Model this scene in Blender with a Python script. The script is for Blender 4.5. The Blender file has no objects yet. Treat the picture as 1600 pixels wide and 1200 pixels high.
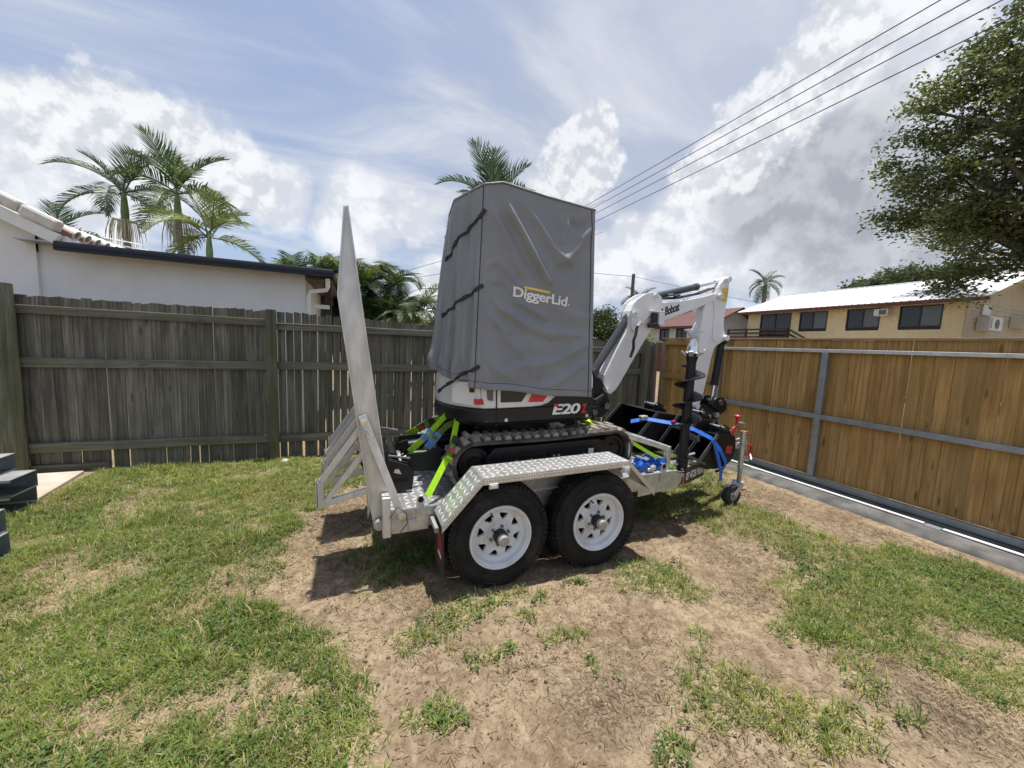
import bpy, bmesh, math, random
import numpy as np
from mathutils import Vector, Matrix, noise as mnoise
random.seed(7); NR = np.random.default_rng(11)
SC = bpy.context.scene
COL = SC.collection
R = math.radians

# ------------------------------------------------------------------ camera
CAMH = 1.5
cam_d = bpy.data.cameras.new('camera'); cam = bpy.data.objects.new('camera', cam_d); COL.objects.link(cam)
FW = Vector((0.37775037, 0.92027273, -0.10199391)); RT = Vector((0.92590436, -0.37516446, 0.0441898)); UP = Vector((-0.00240218, 0.11112932, 0.99380305))
cam.matrix_world = Matrix(((RT.x, UP.x, -FW.x, 0), (RT.y, UP.y, -FW.y, 0), (RT.z, UP.z, -FW.z, CAMH), (0, 0, 0, 1)))
cam_d.sensor_width = 36; cam_d.lens = 591.25 / 1600 * 36; cam_d.clip_start = 0.05; cam_d.clip_end = 2000
SC.camera = cam

# ------------------------------------------------------------------ light: nearly overhead sun, from +x and slightly +y
SUN = Vector((0.085, 0.03, 1.0)).normalized()
EL = math.asin(SUN.z); AZ = math.atan2(SUN.x, SUN.y)
sd = bpy.data.lights.new('sun', 'SUN'); sd.energy = 4.7; sd.angle = R(0.6); sd.color = (1.0, 0.955, 0.88)
so = bpy.data.objects.new('sun', sd); COL.objects.link(so)
so.rotation_euler = SUN.to_track_quat('Z', 'Y').to_euler(); so.location = (0, 0, 30)
SC.view_settings.view_transform = 'Standard'; SC.view_settings.look = 'None'
SC.view_settings.exposure = 0.42; SC.view_settings.gamma = 1.0; SC.view_settings.use_curve_mapping = False
SC.cycles.max_bounces = 6; SC.cycles.diffuse_bounces = 4; SC.cycles.glossy_bounces = 3; SC.cycles.transparent_max_bounces = 8
SC.cycles.use_denoising = True
SC.cycles.sample_clamp_indirect = 8
SC.cycles.caustics_reflective = False; SC.cycles.caustics_refractive = False


class NT:
    """small wrapper that writes shader nodes as expressions"""
    def __init__(s, tree): s.t = tree; s.n = tree.nodes; s.l = tree.links
    def new(s, typ, **kw):
        n = s.n.new(typ)
        for k, v in kw.items(): setattr(n, k, v)
        return n
    def put(s, sock, v):
        if isinstance(v, bpy.types.NodeSocket): s.l.new(v, sock)
        elif v is not None: sock.default_value = v
    def m(s, op, a, b=None, c=None, clamp=False):
        n = s.new('ShaderNodeMath', operation=op, use_clamp=clamp)
        s.put(n.inputs[0], a); s.put(n.inputs[1], b); s.put(n.inputs[2], c)
        return n.outputs[0]
    def v(s, op, a, b=None, sc=None):
        n = s.new('ShaderNodeVectorMath', operation=op)
        s.put(n.inputs[0], a); s.put(n.inputs[1], b)
        if sc is not None: s.put(n.inputs['Scale'], sc)
        return n.outputs['Value'] if op in ('DOT_PRODUCT', 'LENGTH', 'DISTANCE') else n.outputs[0]
    def noise(s, vec, scale=5, detail=4, rough=.55, dist=0, col=False):
        n = s.new('ShaderNodeTexNoise'); s.put(n.inputs['Vector'], vec); n.inputs['Scale'].default_value = scale
        n.inputs['Detail'].default_value = detail; n.inputs['Roughness'].default_value = rough; n.inputs['Distortion'].default_value = dist
        return n.outputs['Color' if col else 'Fac']
    def vor(s, vec, scale=5, feat='F1', out='Distance'):
        n = s.new('ShaderNodeTexVoronoi', feature=feat); s.put(n.inputs['Vector'], vec); n.inputs['Scale'].default_value = scale
        return n.outputs[out]
    def ss(s, x, a, b, lo=0., hi=1.):
        n = s.new('ShaderNodeMapRange', interpolation_type='SMOOTHSTEP'); s.put(n.inputs[0], x)
        n.inputs[1].default_value = a; n.inputs[2].default_value = b; n.inputs[3].default_value = lo; n.inputs[4].default_value = hi
        return n.outputs[0]
    def mix(s, f, a, b, blend='MIX'):
        n = s.new('ShaderNodeMix', data_type='RGBA', blend_type=blend); n.clamp_factor = True
        s.put(n.inputs[0], f)
        for i, q in ((6, a), (7, b)):
            if isinstance(q, tuple) and len(q) == 3: q = (*q, 1)
            s.put(n.inputs[i], q)
        return n.outputs[2]
    def map(s, vec, scale=(1, 1, 1), loc=(0, 0, 0), rot=(0, 0, 0)):
        n = s.new('ShaderNodeMapping'); s.put(n.inputs[0], vec); s.put(n.inputs[1], loc); n.inputs[2].default_value = rot; n.inputs[3].default_value = scale
        return n.outputs[0]
    def sep(s, vec):
        n = s.new('ShaderNodeSeparateXYZ'); s.put(n.inputs[0], vec); return n.outputs
    def comb(s, x, y, z):
        n = s.new('ShaderNodeCombineXYZ'); s.put(n.inputs[0], x); s.put(n.inputs[1], y); s.put(n.inputs[2], z); return n.outputs[0]


# ------------------------------------------------------------------ sky: Nishita under a thin high veil and cumulus
W = bpy.data.worlds.new('World'); SC.world = W; W.use_nodes = True
W.cycles.sampling_method = 'MANUAL'; W.cycles.sample_map_resolution = 512
def build_sky():
    t = NT(W.node_tree); t.n.clear()
    out = t.new('ShaderNodeOutputWorld'); bg = t.new('ShaderNodeBackground'); bg.inputs['Strength'].default_value = 0.1
    sky = t.new('ShaderNodeTexSky', sky_type='NISHITA'); sky.sun_disc = False
    sky.sun_elevation = EL; sky.sun_rotation = AZ; sky.air_density = 1.2; sky.dust_density = 0.6; sky.ozone_density = 1.6
    d = t.v('NORMALIZE', t.new('ShaderNodeTexCoord').outputs['Generated'])
    dz = t.sep(d)
    zz = t.m('ADD', t.m('MAXIMUM', dz[2], 0.0), 0.10)
    P = t.comb(t.m('DIVIDE', dz[0], zz), t.m('DIVIDE', dz[1], zz), 0.0)
    # thin streaky veil over the whole sky
    n1 = t.noise(t.map(P, scale=(.55, 1.15, 1), rot=(0, 0, .5)), 1.5, 7, .58, .7)
    n1b = t.noise(t.map(P, scale=(.4, .5, 1), loc=(3.3, 1.7, 0)), .8, 3, .5, .3)
    veil = t.m('ADD', t.m('ADD', t.m('MULTIPLY', t.ss(n1, .30, .72), .34), t.m('MULTIPLY', t.ss(n1b, .3, .62), .24)), .42)
    veilc = t.mix(t.ss(n1, .40, .74), (3.6, 4.05, 5.15), (5.7, 5.95, 6.45))
    broad = t.ss(t.v('DISTANCE', d, (.55, .62, .56)), .15, .75, .42, 0)
    veil = t.m('MINIMUM', t.m('ADD', veil, broad), 1.0)
    c0 = t.mix(veil, t.mix(1.0, sky.outputs[0], (.92, 1.0, 1.16), 'MULTIPLY'), veilc)
    # cumulus: lobes broken up by fractal noise
    wv = t.v('SCALE', t.v('SUBTRACT', t.noise(d, 7, 5, .6, 0, True), (.5, .5, .5)), None, .10)
    dw = t.v('ADD', d, wv)
    fb = t.noise(d, 7.5, 8, .57, .2)
    fb2 = t.noise(t.v('ADD', d, (.014, .006, -.034)), 7.5, 5, .57, .2)
    def lobes(L, amp=1.0):
        acc = None
        for x, y, z, r in L:
            f = t.m('SUBTRACT', 1.0, t.m('DIVIDE', t.v('DISTANCE', dw, (x, y, z)), r))
            acc = f if acc is None else t.m('MAXIMUM', acc, f)
        return acc
    CU = [(-0.472, 0.841, 0.263, 0.14), (-0.373, 0.885, 0.279, 0.141), (-0.257, 0.917, 0.305, 0.126), (-0.504, 0.849, 0.158, 0.109), (-0.169, 0.942, 0.289, 0.089), (-0.433, 0.882, 0.189, 0.099),
          (0.693, 0.602, 0.396, 0.082), (0.72, 0.534, 0.443, 0.085), (0.732, 0.461, 0.503, 0.083), (0.777, 0.379, 0.503, 0.15), (0.803, 0.464, 0.374, 0.20), (0.878, 0.38, 0.292, 0.20), (0.767, 0.574, 0.287, 0.175), (0.681, 0.663, 0.311, 0.104), (0.888, 0.291, 0.356, 0.173),
          (0.62, 0.748, 0.239, 0.101), (0.569, 0.799, 0.197, 0.091), (0.723, 0.655, 0.219, 0.108), (0.828, 0.516, 0.218, 0.128), (0.897, 0.394, 0.201, 0.099), (0.18, 0.975, 0.127, 0.085), (0.001, 0.965, 0.262, 0.11), (0.126, 0.949, 0.289, 0.08)]
    GR = [(0.761, 0.573, 0.304, 0.11), (0.817, 0.477, 0.325, 0.17), (0.887, 0.373, 0.271, 0.17), (0.863, 0.449, 0.232, 0.13)]
    # the same kind of cloud goes on behind the camera
    CU += [(math.cos(a) * .93, math.sin(a) * .93, .36, .2) for a in (R(-20), R(-75), R(-120), R(-170))]
    GR += [(math.cos(a) * .93, math.sin(a) * .93, .31, .16) for a in (R(-20), R(-75), R(-120), R(-170))]
    F = t.m('ADD', lobes(CU), t.m('MULTIPLY', t.m('SUBTRACT', fb, .5), .95))
    dens = t.ss(F, -.06, .42)
    G = t.m('ADD', lobes(GR), t.m('MULTIPLY', t.m('SUBTRACT', fb, .5), .8))
    edge = t.ss(t.m('SUBTRACT', fb, fb2), -.09, .09)          # billow tops lighter than their undersides
    white = t.mix(edge, (5.2, 5.5, 6.1), (7.2, 7.35, 7.55))
    cc = t.mix(t.ss(G, -.12, .55, 0, .95), white, t.mix(edge, (2.9, 3.1, 3.5), (4.2, 4.4, 4.8)))
    c1 = t.mix(t.m('MULTIPLY', dens, .93), c0, cc)
    # a few crisp-edged cauliflower tops in front of the softer banks
    C2 = [(0.452, 0.772, 0.448, 0.066), (0.491, 0.735, 0.467, 0.050), (0.432, 0.809, 0.398, 0.076), (0.514, 0.749, 0.418, 0.048), (0.47, 0.80, 0.37, .06), (-0.30, 0.905, 0.318, 0.10), (-0.40, 0.868, 0.315, 0.10), (-.22, .93, .30, .08), (0.70, 0.585, 0.41, 0.085), (0.722, 0.52, 0.452, 0.085), (0.735, 0.45, 0.508, 0.085), (.66, .65, .37, .07)]
    fc = t.noise(d, 22, 7, .58, .1); fc2 = t.noise(t.v('ADD', d, (.006, .003, -.016)), 22, 5, .58, .1)
    F2 = t.m('ADD', lobes(C2), t.m('ADD', t.m('MULTIPLY', t.m('SUBTRACT', fc, .5), 1.1), t.m('MULTIPLY', t.m('SUBTRACT', fb, .5), .7)))
    top = t.mix(t.ss(t.m('SUBTRACT', fc, fc2), -.10, .10), (5.0, 5.25, 5.7), (7.1, 7.2, 7.35))
    c1 = t.mix(t.m('MULTIPLY', t.ss(F2, -.04, .30), .85), c1, top)
    # pale haze close to the horizon
    hz = t.ss(dz[2], .0, .13, .40, 0)
    c2 = t.mix(hz, c1, (5.2, 6.0, 7.3))
    t.l.new(c2, bg.inputs[0]); t.l.new(bg.outputs[0], out.inputs[0])
build_sky()

# ------------------------------------------------------------------ mesh helpers
TILT = R(1.5)                    # trailer and machine sit slightly nose-up
def tiltM():
    return Matrix.Translation((.8, 0, 0)) @ Matrix.Rotation(-TILT, 4, 'Y') @ Matrix.Translation((-.8, 0, 0))
TM = tiltM()
def tp(p): return TM @ Vector(p)

class Root:
    pass
def tag(o, label=None, cat=None, group=None, kind=None):
    if label: o['label'] = label
    if cat: o['category'] = cat
    if group: o['group'] = group
    if kind: o['kind'] = kind
    return o
BASE = {}
def thing(name, label, cat, base=(0, 0, 0), group=None, tilt=False):
    o = bpy.data.objects.new(name, None); COL.objects.link(o); o.empty_display_size = .1
    b = Vector(base)
    if tilt: o.location = TM @ b; o.rotation_euler = (0, -TILT, 0)
    else: o.location = b
    BASE[o.name] = b
    return tag(o, label, cat, group)
def base_of(p):
    while p is not None:
        if p.name in BASE: return BASE[p.name]
        p = p.parent
    return Vector((0, 0, 0))

class MB:
    def __init__(s): s.v = []; s.f = []; s.mi = []; s.cur = 0
    def _add(s, vs, fs):
        o = len(s.v); s.v += [tuple(p) for p in vs]
        for f in fs: s.f.append(tuple(i + o for i in f)); s.mi.append(s.cur)
    def mat(s, i): s.cur = i; return s
    def box(s, x0, x1, y0, y1, z0, z1):
        s._add([(x0, y0, z0), (x1, y0, z0), (x1, y1, z0), (x0, y1, z0), (x0, y0, z1), (x1, y0, z1), (x1, y1, z1), (x0, y1, z1)],
               [(0, 3, 2, 1), (4, 5, 6, 7), (0, 1, 5, 4), (1, 2, 6, 5), (2, 3, 7, 6), (3, 0, 4, 7)]); return s
    def cbox(s, c, sx, sy, sz): return s.box(c[0] - sx / 2, c[0] + sx / 2, c[1] - sy / 2, c[1] + sy / 2, c[2] - sz / 2, c[2] + sz / 2)
    def bar(s, a, b, w, h, up=(0, 0, 1)):
        """rectangular bar from a to b; w across (sideways), h along up"""
        a = Vector(a); b = Vector(b); d = (b - a).normalized(); u = Vector(up)
        sd = d.cross(u)
        if sd.length < 1e-4: sd = d.cross(Vector((1, 0, 0)))
        sd.normalize(); u = sd.cross(d).normalized()
        vs = []
        for p in (a, b):
            for i, j in ((-1, -1), (1, -1), (1, 1), (-1, 1)): vs.append(p + sd * (i * w / 2) + u * (j * h / 2))
        s._add(vs, [(3, 2, 1, 0), (4, 5, 6, 7), (0, 1, 5, 4), (1, 2, 6, 5), (2, 3, 7, 6), (3, 0, 4, 7)]); return s
    def tube(s, a, b, r, n=12, r2=None, cap=True):
        return s.pipe([a, b], [r, r if r2 is None else r2], n, cap)
    def pipe(s, pts, rs, n=8, cap=True):
        pts = [Vector(p) for p in pts]
        if not isinstance(rs, (list, tuple)): rs = [rs] * len(pts)
        o = len(s.v); ref = None
        for i, p in enumerate(pts):
            d = (pts[min(i + 1, len(pts) - 1)] - pts[max(i - 1, 0)]).normalized()
            if ref is None:
                ref = Vector((0, 0, 1)) if abs(d.z) < .9 else Vector((1, 0, 0))
            sx = d.cross(ref).normalized(); sy = sx.cross(d).normalized(); ref = sy
            for k in range(n):
                a = 2 * math.pi * k / n; s.v.append(tuple(p + sx * (math.cos(a) * rs[i]) + sy * (math.sin(a) * rs[i])))
        for i in range(len(pts) - 1):
            for k in range(n):
                q = (k + 1) % n
                s.f.append((o + i * n + k, o + i * n + q, o + (i + 1) * n + q, o + (i + 1) * n + k)); s.mi.append(s.cur)
        if cap:
            s.f.append(tuple(o + k for k in range(n - 1, -1, -1))); s.mi.append(s.cur)
            e = o + (len(pts) - 1) * n; s.f.append(tuple(e + k for k in range(n))); s.mi.append(s.cur)
        return s
    def prism(s, poly, plane, d0, d1):
        """polygon in plane 'xz' / 'xy' / 'yz' extruded over the third axis from d0 to d1"""
        def P(q, d): return {'xz': (q[0], d, q[1]), 'xy': (q[0], q[1], d), 'yz': (d, q[0], q[1])}[plane]
        n = len(poly); vs = [P(q, d0) for q in poly] + [P(q, d1) for q in poly]
        fs = [tuple(range(n)), tuple(range(2 * n - 1, n - 1, -1))]
        for i in range(n):
            j = (i + 1) % n; fs.append((i, i + n, j + n, j))
        s._add(vs, fs); return s
    def lathe(s, prof, org, axis='y', n=32):
        """profile [(radius, along-axis)], open"""
        o = len(s.v); org = Vector(org)
        for r, h in prof:
            for k in range(n):
                a = 2 * math.pi * k / n; c, q = math.cos(a) * r, math.sin(a) * r
                p = {'y': (c, h, q), 'z': (c, q, h), 'x': (h, c, q)}[axis]
                s.v.append(tuple(org + Vector(p)))
        for i in range(len(prof) - 1):
            for k in range(n):
                q = (k + 1) % n
                s.f.append((o + i * n + k, o + i * n + q, o + (i + 1) * n + q, o + (i + 1) * n + k)); s.mi.append(s.cur)
        return s
    def ribbon(s, pts, side, w, th=.003):
        """strap: a thin band following pts, width w along side vector(s)"""
        pts = [Vector(p) for p in pts]; n = len(pts); o = len(s.v)
        for i, p in enumerate(pts):
            d = (pts[min(i + 1, n - 1)] - pts[max(i - 1, 0)]).normalized()
            sv = Vector(side[i] if isinstance(side, list) else side); sv = (sv - d * sv.dot(d)).normalized(); nn = d.cross(sv).normalized()
            for a, b in ((-1, -1), (1, -1), (1, 1), (-1, 1)): s.v.append(tuple(p + sv * (a * w / 2) + nn * (b * th / 2)))
        for i in range(n - 1):
            for k in range(4):
                q = (k + 1) % 4; s.f.append((o + i * 4 + k, o + i * 4 + q, o + i * 4 + 4 + q, o + i * 4 + 4 + k)); s.mi.append(s.cur)
        s.f.append((o + 3, o + 2, o + 1, o)); s.mi.append(s.cur); e = o + (n - 1) * 4; s.f.append((e, e + 1, e + 2, e + 3)); s.mi.append(s.cur)
        return s
    def mesh(s, name, mats, off=None, smooth=False):
        me = bpy.data.meshes.new(name); off = off or Vector((0, 0, 0))
        me.from_pydata([(p[0] - off[0], p[1] - off[1], p[2] - off[2]) for p in s.v], [], s.f)
        for m in (mats if isinstance(mats, (list, tuple)) else [mats]): me.materials.append(m)
        if any(s.mi): me.polygons.foreach_set('material_index', s.mi)
        bm = bmesh.new(); bm.from_mesh(me); bmesh.ops.recalc_face_normals(bm, faces=bm.faces); bm.to_mesh(me); bm.free()
        if smooth: set_smooth(me, smooth)
        me.update(); return me
    def build(s, name, mats, parent=None, smooth=False, bevel=0, base=None, seg=2):
        off = Vector(base) if base is not None else base_of(parent)
        me = s.mesh(name, mats, off, smooth); o = bpy.data.objects.new(name, me); COL.objects.link(o)
        if parent is not None: o.parent = parent
        elif base is not None: o.location = base
        if bevel:
            b = o.modifiers.new('edge', 'BEVEL'); b.width = bevel; b.segments = seg; b.limit_method = 'ANGLE'; b.angle_limit = R(35); b.harden_normals = False
        return o
def set_smooth(me, ang=40):
    ang = 40 if ang is True else ang
    me.polygons.foreach_set('use_smooth', [True] * len(me.polygons))
    try: me.set_sharp_from_angle(angle=R(ang))
    except Exception: pass
def raw(name, V, Fq, mats, parent=None, base=None, smooth=False, loops=None):
    """fast mesh from numpy: V (n,3); Fq (m,k) constant-size faces or list of such"""
    me = bpy.data.meshes.new(name); off = Vector(base) if base is not None else base_of(parent)
    Fs = Fq if isinstance(Fq, list) else [Fq]
    V = np.asarray(V, np.float32) - np.array(off, np.float32)
    me.vertices.add(len(V)); me.vertices.foreach_set('co', V.ravel())
    li = np.concatenate([f.ravel() for f in Fs]).astype(np.int32); cnt = np.concatenate([np.full(len(f), f.shape[1]) for f in Fs]).astype(np.int32)
    me.loops.add(len(li)); me.loops.foreach_set('vertex_index', li)
    st = np.zeros(len(cnt), np.int32); st[1:] = np.cumsum(cnt)[:-1]
    me.polygons.add(len(cnt)); me.polygons.foreach_set('loop_start', st); me.polygons.foreach_set('loop_total', cnt)
    for m in (mats if isinstance(mats, (list, tuple)) else [mats]): me.materials.append(m)
    me.update(calc_edges=True); me.validate()
    if smooth: set_smooth(me, smooth)
    o = bpy.data.objects.new(name, me); COL.objects.link(o)
    if parent is not None: o.parent = parent
    elif base is not None: o.location = base
    return o
def vcol(me, name, rgb):
    a = me.attributes.new(name, 'FLOAT_COLOR', 'POINT'); c = np.ones((len(me.vertices), 4), np.float32); c[:, :rgb.shape[1]] = rgb; a.data.foreach_set('color', c.ravel())
def dup(o, parent, loc=None, rot=None, scale=None):
    c = o.copy(); COL.objects.link(c); c.parent = parent
    if loc is not None: c.location = loc
    if rot is not None: c.rotation_euler = rot
    if scale is not None: c.scale = scale
    return c
def text2d(body, size, bold=0.0, shear=0.0, space=1.0):
    """lettering outline as flat (verts, faces) with its lower left at 0,0"""
    cu = bpy.data.curves.new('lettering', 'FONT'); cu.body = body; cu.size = size; cu.offset = bold; cu.shear = shear; cu.space_character = space; cu.resolution_u = 3
    ob = bpy.data.objects.new('lettering', cu); COL.objects.link(ob); dg = bpy.context.evaluated_depsgraph_get(); dg.update()
    me = bpy.data.meshes.new_from_object(ob.evaluated_get(dg))
    V = [tuple(v.co[:2]) for v in me.vertices]; Fc = [tuple(p.vertices) for p in me.polygons]
    bpy.data.objects.remove(ob); bpy.data.curves.remove(cu); bpy.data.meshes.remove(me)
    return V, Fc
# ------------------------------------------------------------------ materials
M = {}
def mk(name, col, rough=.6, metal=0., var=.12, scale=6., bump=0., bscale=60., col2=None, coat=0., obj=0., spec=.5, stretch=(1, 1, 1), dirt=None, dirtscale=3., dirtamt=.5, detail=6):
    m = bpy.data.materials.new(name); m.use_nodes = True; t = NT(m.node_tree); b = t.n['Principled BSDF']
    tc = t.new('ShaderNodeTexCoord').outputs['Object']
    oi = t.new('ShaderNodeObjectInfo').outputs['Random']
    off = t.v('SCALE', (7.1, 3.7, 5.3), None, oi) if obj else None
    vec = t.map(t.v('ADD', tc, off) if off is not None else tc, scale=stretch)
    n = t.noise(vec, scale, detail, .6)
    c2 = col2 or tuple(max(0, c * (1 - 2 * var)) for c in col)
    c1 = col if col2 else tuple(c * (1 + var) for c in col)
    c = t.mix(t.ss(n, .3, .7), c2, c1)
    if obj:
        k = t.m('ADD', 1 - obj, t.m('MULTIPLY', oi, 2 * obj)); c = t.mix(1.0, c, t.comb(k, k, k), 'MULTIPLY')
    if dirt:
        dn = t.noise(vec, dirtscale, 5, .65, .4); c = t.mix(t.m('MULTIPLY', t.ss(dn, .48, .72), dirtamt), c, dirt)
    t.l.new(c, b.inputs['Base Color']); b.inputs['Metallic'].default_value = metal
    rn = t.m('ADD', rough - .08, t.m('MULTIPLY', t.noise(vec, scale * 2.3, 3, .6), .16), clamp=True); t.l.new(rn, b.inputs['Roughness'])
    b.inputs['Coat Weight'].default_value = coat; b.inputs['Specular IOR Level'].default_value = spec
    if bump:
        bn = t.new('ShaderNodeBump'); bn.inputs['Strength'].default_value = min(1, bump); bn.inputs['Distance'].default_value = .004
        t.l.new(t.noise(vec, bscale, 4, .65), bn.inputs['Height']); t.l.new(bn.outputs[0], b.inputs['Normal'])
    M[name] = m; return m

def timber(name, dark, light, moss=None, knots=.5, along=2, var=.22, mossamt=.5, streak=1.0):
    """sawn board with grain along its length, knots, stains; every board differs"""
    m = bpy.data.materials.new(name); m.use_nodes = True; t = NT(m.node_tree); b = t.n['Principled BSDF']
    tc = t.new('ShaderNodeTexCoord').outputs['Object']; oi = t.new('ShaderNodeObjectInfo').outputs['Random']
    oi2 = t.m('FRACT', t.m('MULTIPLY', oi, 37.7)); oi3 = t.m('FRACT', t.m('MULTIPLY', oi, 91.3))
    p = t.v('ADD', tc, t.v('SCALE', (13.1, 7.7, 31.3), None, oi))
    sc = [48, 48, 48]; sc[along] = 1.5
    sk = [9, 9, 9]; sk[along] = 2.1
    kv = t.map(p, scale=tuple(sk)); kd = t.vor(kv, 1.0)
    warp = t.m('MULTIPLY', t.ss(kd, .0, .45, 1, 0), .35)
    g = t.noise(t.v('ADD', t.map(p, scale=tuple(sc)), t.comb(warp, warp, 0)), 1.0, 7, .65, .6)
    big = t.noise(t.map(p, scale=(2, 2, 1.1)), 1.3, 3, .6)
    c = t.mix(t.ss(g, .33, .67), dark, light)
    c = t.mix(t.m('MULTIPLY', t.ss(big, .45, .7), .45), c, tuple(q * .6 for q in dark))
    kn = t.m('MULTIPLY', t.ss(kd, .05, .16, 1, 0), knots); c = t.mix(kn, c, tuple(q * .35 for q in dark))
    k = t.m('ADD', 1 - var, t.m('MULTIPLY', oi2, 2 * var)); c = t.mix(1.0, c, t.comb(k, k, k), 'MULTIPLY')
    if moss:
        mn = t.noise(t.map(p, scale=(5, 5, 1.2)), 1.4, 5, .6); f = t.m('MULTIPLY', t.ss(t.m('ADD', mn, t.m('MULTIPLY', t.m('SUBTRACT', oi3, .5), .3)), .42, .68), mossamt)
        c = t.mix(f, c, moss)
    t.l.new(c, b.inputs['Base Color']); b.inputs['Roughness'].default_value = .85; b.inputs['Specular IOR Level'].default_value = .25
    bn = t.new('ShaderNodeBump'); bn.inputs['Strength'].default_value = .55; bn.inputs['Distance'].default_value = .003
    t.l.new(g, bn.inputs['Height']); t.l.new(bn.outputs[0], b.inputs['Normal'])
    M[name] = m; return m

def leafmat(name, attr=None, c1=(.05, .09, .02), c2=(.09, .15, .04), trans=.35, rough=.55, obj=.15):
    m = bpy.data.materials.new(name); m.use_nodes = True; t = NT(m.node_tree); b = t.n['Principled BSDF']; out = t.n['Material Output']
    if attr:
        a = t.new('ShaderNodeAttribute', attribute_name=attr); c = a.outputs['Color']
    else:
        oi = t.new('ShaderNodeObjectInfo').outputs['Random']; tc = t.new('ShaderNodeTexCoord').outputs['Object']
        c = t.mix(t.ss(t.noise(tc, 3.5, 3), .35, .65), c1, c2)
        k = t.m('ADD', 1 - obj, t.m('MULTIPLY', oi, 2 * obj)); c = t.mix(1.0, c, t.comb(k, k, k), 'MULTIPLY')
    t.l.new(c, b.inputs['Base Color']); b.inputs['Roughness'].default_value = rough; b.inputs['Specular IOR Level'].default_value = .35
    tr = t.new('ShaderNodeBsdfTranslucent'); t.l.new(t.mix(1.0, c, (1.25, 1.25, .7), 'MULTIPLY'), tr.inputs[0])
    ms = t.new('ShaderNodeMixShader'); ms.inputs[0].default_value = trans
    t.l.new(b.outputs[0], ms.inputs[1]); t.l.new(tr.outputs[0], ms.inputs[2]); t.l.new(ms.outputs[0], out.inputs[0])
    M[name] = m; return m

timber('old_timber', (.088, .080, .064), (.225, .21, .178), moss=(.092, .10, .055), knots=.6, var=.24, mossamt=.4)
timber('old_rail', (.10, .096, .073), (.225, .215, .18), moss=(.14, .15, .09), knots=.5, along=0, var=.12, mossamt=.35)
timber('old_post', (.09, .085, .06), (.20, .19, .145), moss=(.075, .095, .04), knots=.35, var=.1, mossamt=.65)
timber('new_timber', (.30, .17, .06), (.50, .31, .118), moss=(.31, .235, .10), knots=.85, var=.16, mossamt=.35)
timber('new_rail', (.27, .15, .055), (.43, .26, .10), moss=(.26, .20, .11), knots=.6, along=1, var=.1, mossamt=.3)
timber('cap_timber', (.24, .16, .10), (.42, .30, .20), moss=(.25, .19, .13), knots=.3, along=1, var=.06)
mk('galv', (.60, .615, .62), .42, .75, .12, 14, .15, 90, dirt=(.42, .41, .37), dirtscale=3, dirtamt=.35)
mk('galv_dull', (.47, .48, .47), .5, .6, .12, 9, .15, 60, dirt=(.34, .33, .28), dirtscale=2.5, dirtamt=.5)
mk('ramp_alu', (.66, .655, .64), .44, .55, .10, 16, .15, 90, dirt=(.46, .44, .40), dirtscale=2.2, dirtamt=.65, stretch=(1, 1, .35))
mk('gate_steel', (.33, .36, .385), .45, .55, .08, 10, .1, 80)
mk('gate_rail', (.62, .64, .63), .4, .5, .08, 10, .1, 80)
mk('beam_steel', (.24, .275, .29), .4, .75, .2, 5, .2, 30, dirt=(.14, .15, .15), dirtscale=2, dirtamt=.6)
mk('checker_alu', (.60, .60, .595), .34, .7, .10, 8, .12, 70, dirt=(.46, .44, .40), dirtscale=4, dirtamt=.35)
mk('checker_bar', (.90, .90, .89), .28, .55, .05, 8)
mk('tyre', (.015, .015, .015), .8, 0, .2, 9, .35, 120, dirt=(.075, .063, .048), dirtscale=5, dirtamt=.55, spec=.3)
mk('rim_white', (.72, .735, .75), .38, 0, .04, 6, dirt=(.45, .41, .36), dirtscale=7, dirtamt=.45, coat=.2)
mk('hole', (.008, .008, .008), .9, 0, .1)
mk('rubber', (.03, .03, .03), .75, 0, .2, 9, .2, 80)
mk('track_rubber', (.075, .066, .057), .85, 0, .25, 12, .5, 60, dirt=(.20, .165, .125), dirtscale=6, dirtamt=.75, spec=.25)
mk('track_lug', (.27, .24, .205), .85, 0, .25, 15, .6, 70, dirt=(.30, .25, .20), dirtscale=7, dirtamt=.7, obj=.22, spec=.25)
mk('black_paint', (.009, .009, .010), .42, 0, .2, 6, .05, 90, dirt=(.022, .020, .018), dirtscale=3, dirtamt=.4, spec=.35)
mk('black_plastic', (.014, .014, .015), .5, 0, .15, 10, .15, 150)
mk('body_black', (.010, .011, .013), .33, 0, .1, 5, spec=.4, dirt=(.03, .029, .027), dirtscale=4, dirtamt=.25)
mk('white_paint', (.74, .745, .75), .32, 0, .03, 4, coat=.35, dirt=(.60, .58, .54), dirtscale=3.5, dirtamt=.3)
mk('sticker_white', (.8, .8, .8), .5)
mk('red_plastic', (.55, .02, .02), .35, coat=.3)
mk('red_sign', (.42, .03, .025), .45, var=.1)
mk('yellow_sticker', (.80, .55, .03), .4, dirt=(.05, .04, .02), dirtscale=18, dirtamt=.6)
mk('yellow_print', (.78, .56, .08), .6, var=.04)
mk('white_print', (.80, .80, .78), .6, var=.03)
mk('chrome', (.80, .80, .80), .14, 1.0, .05)
mk('steel_dark', (.20, .20, .20), .4, .9, .15)
mk('cyl_grey', (.06, .063, .07), .35, .1, .1, coat=.2)
mk('strap_lime', (.36, .68, .01), .65, 0, .08, 40, .2, 200)
mk('strap_dark', (.12, .20, .02), .7, 0, .1, 40, .2, 200)
mk('strap_blue', (.02, .14, .60), .6, 0, .12, 40, .2, 200)
mk('strap_black', (.012, .012, .012), .7, 0, .1, 40, .2, 200)
mk('label_blue', (.12, .30, .66), .5)
mk('concrete', (.125, .122, .118), .9, 0, .25, 5, .5, 60, dirt=(.085, .078, .07), dirtscale=2, dirtamt=.6)
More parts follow.
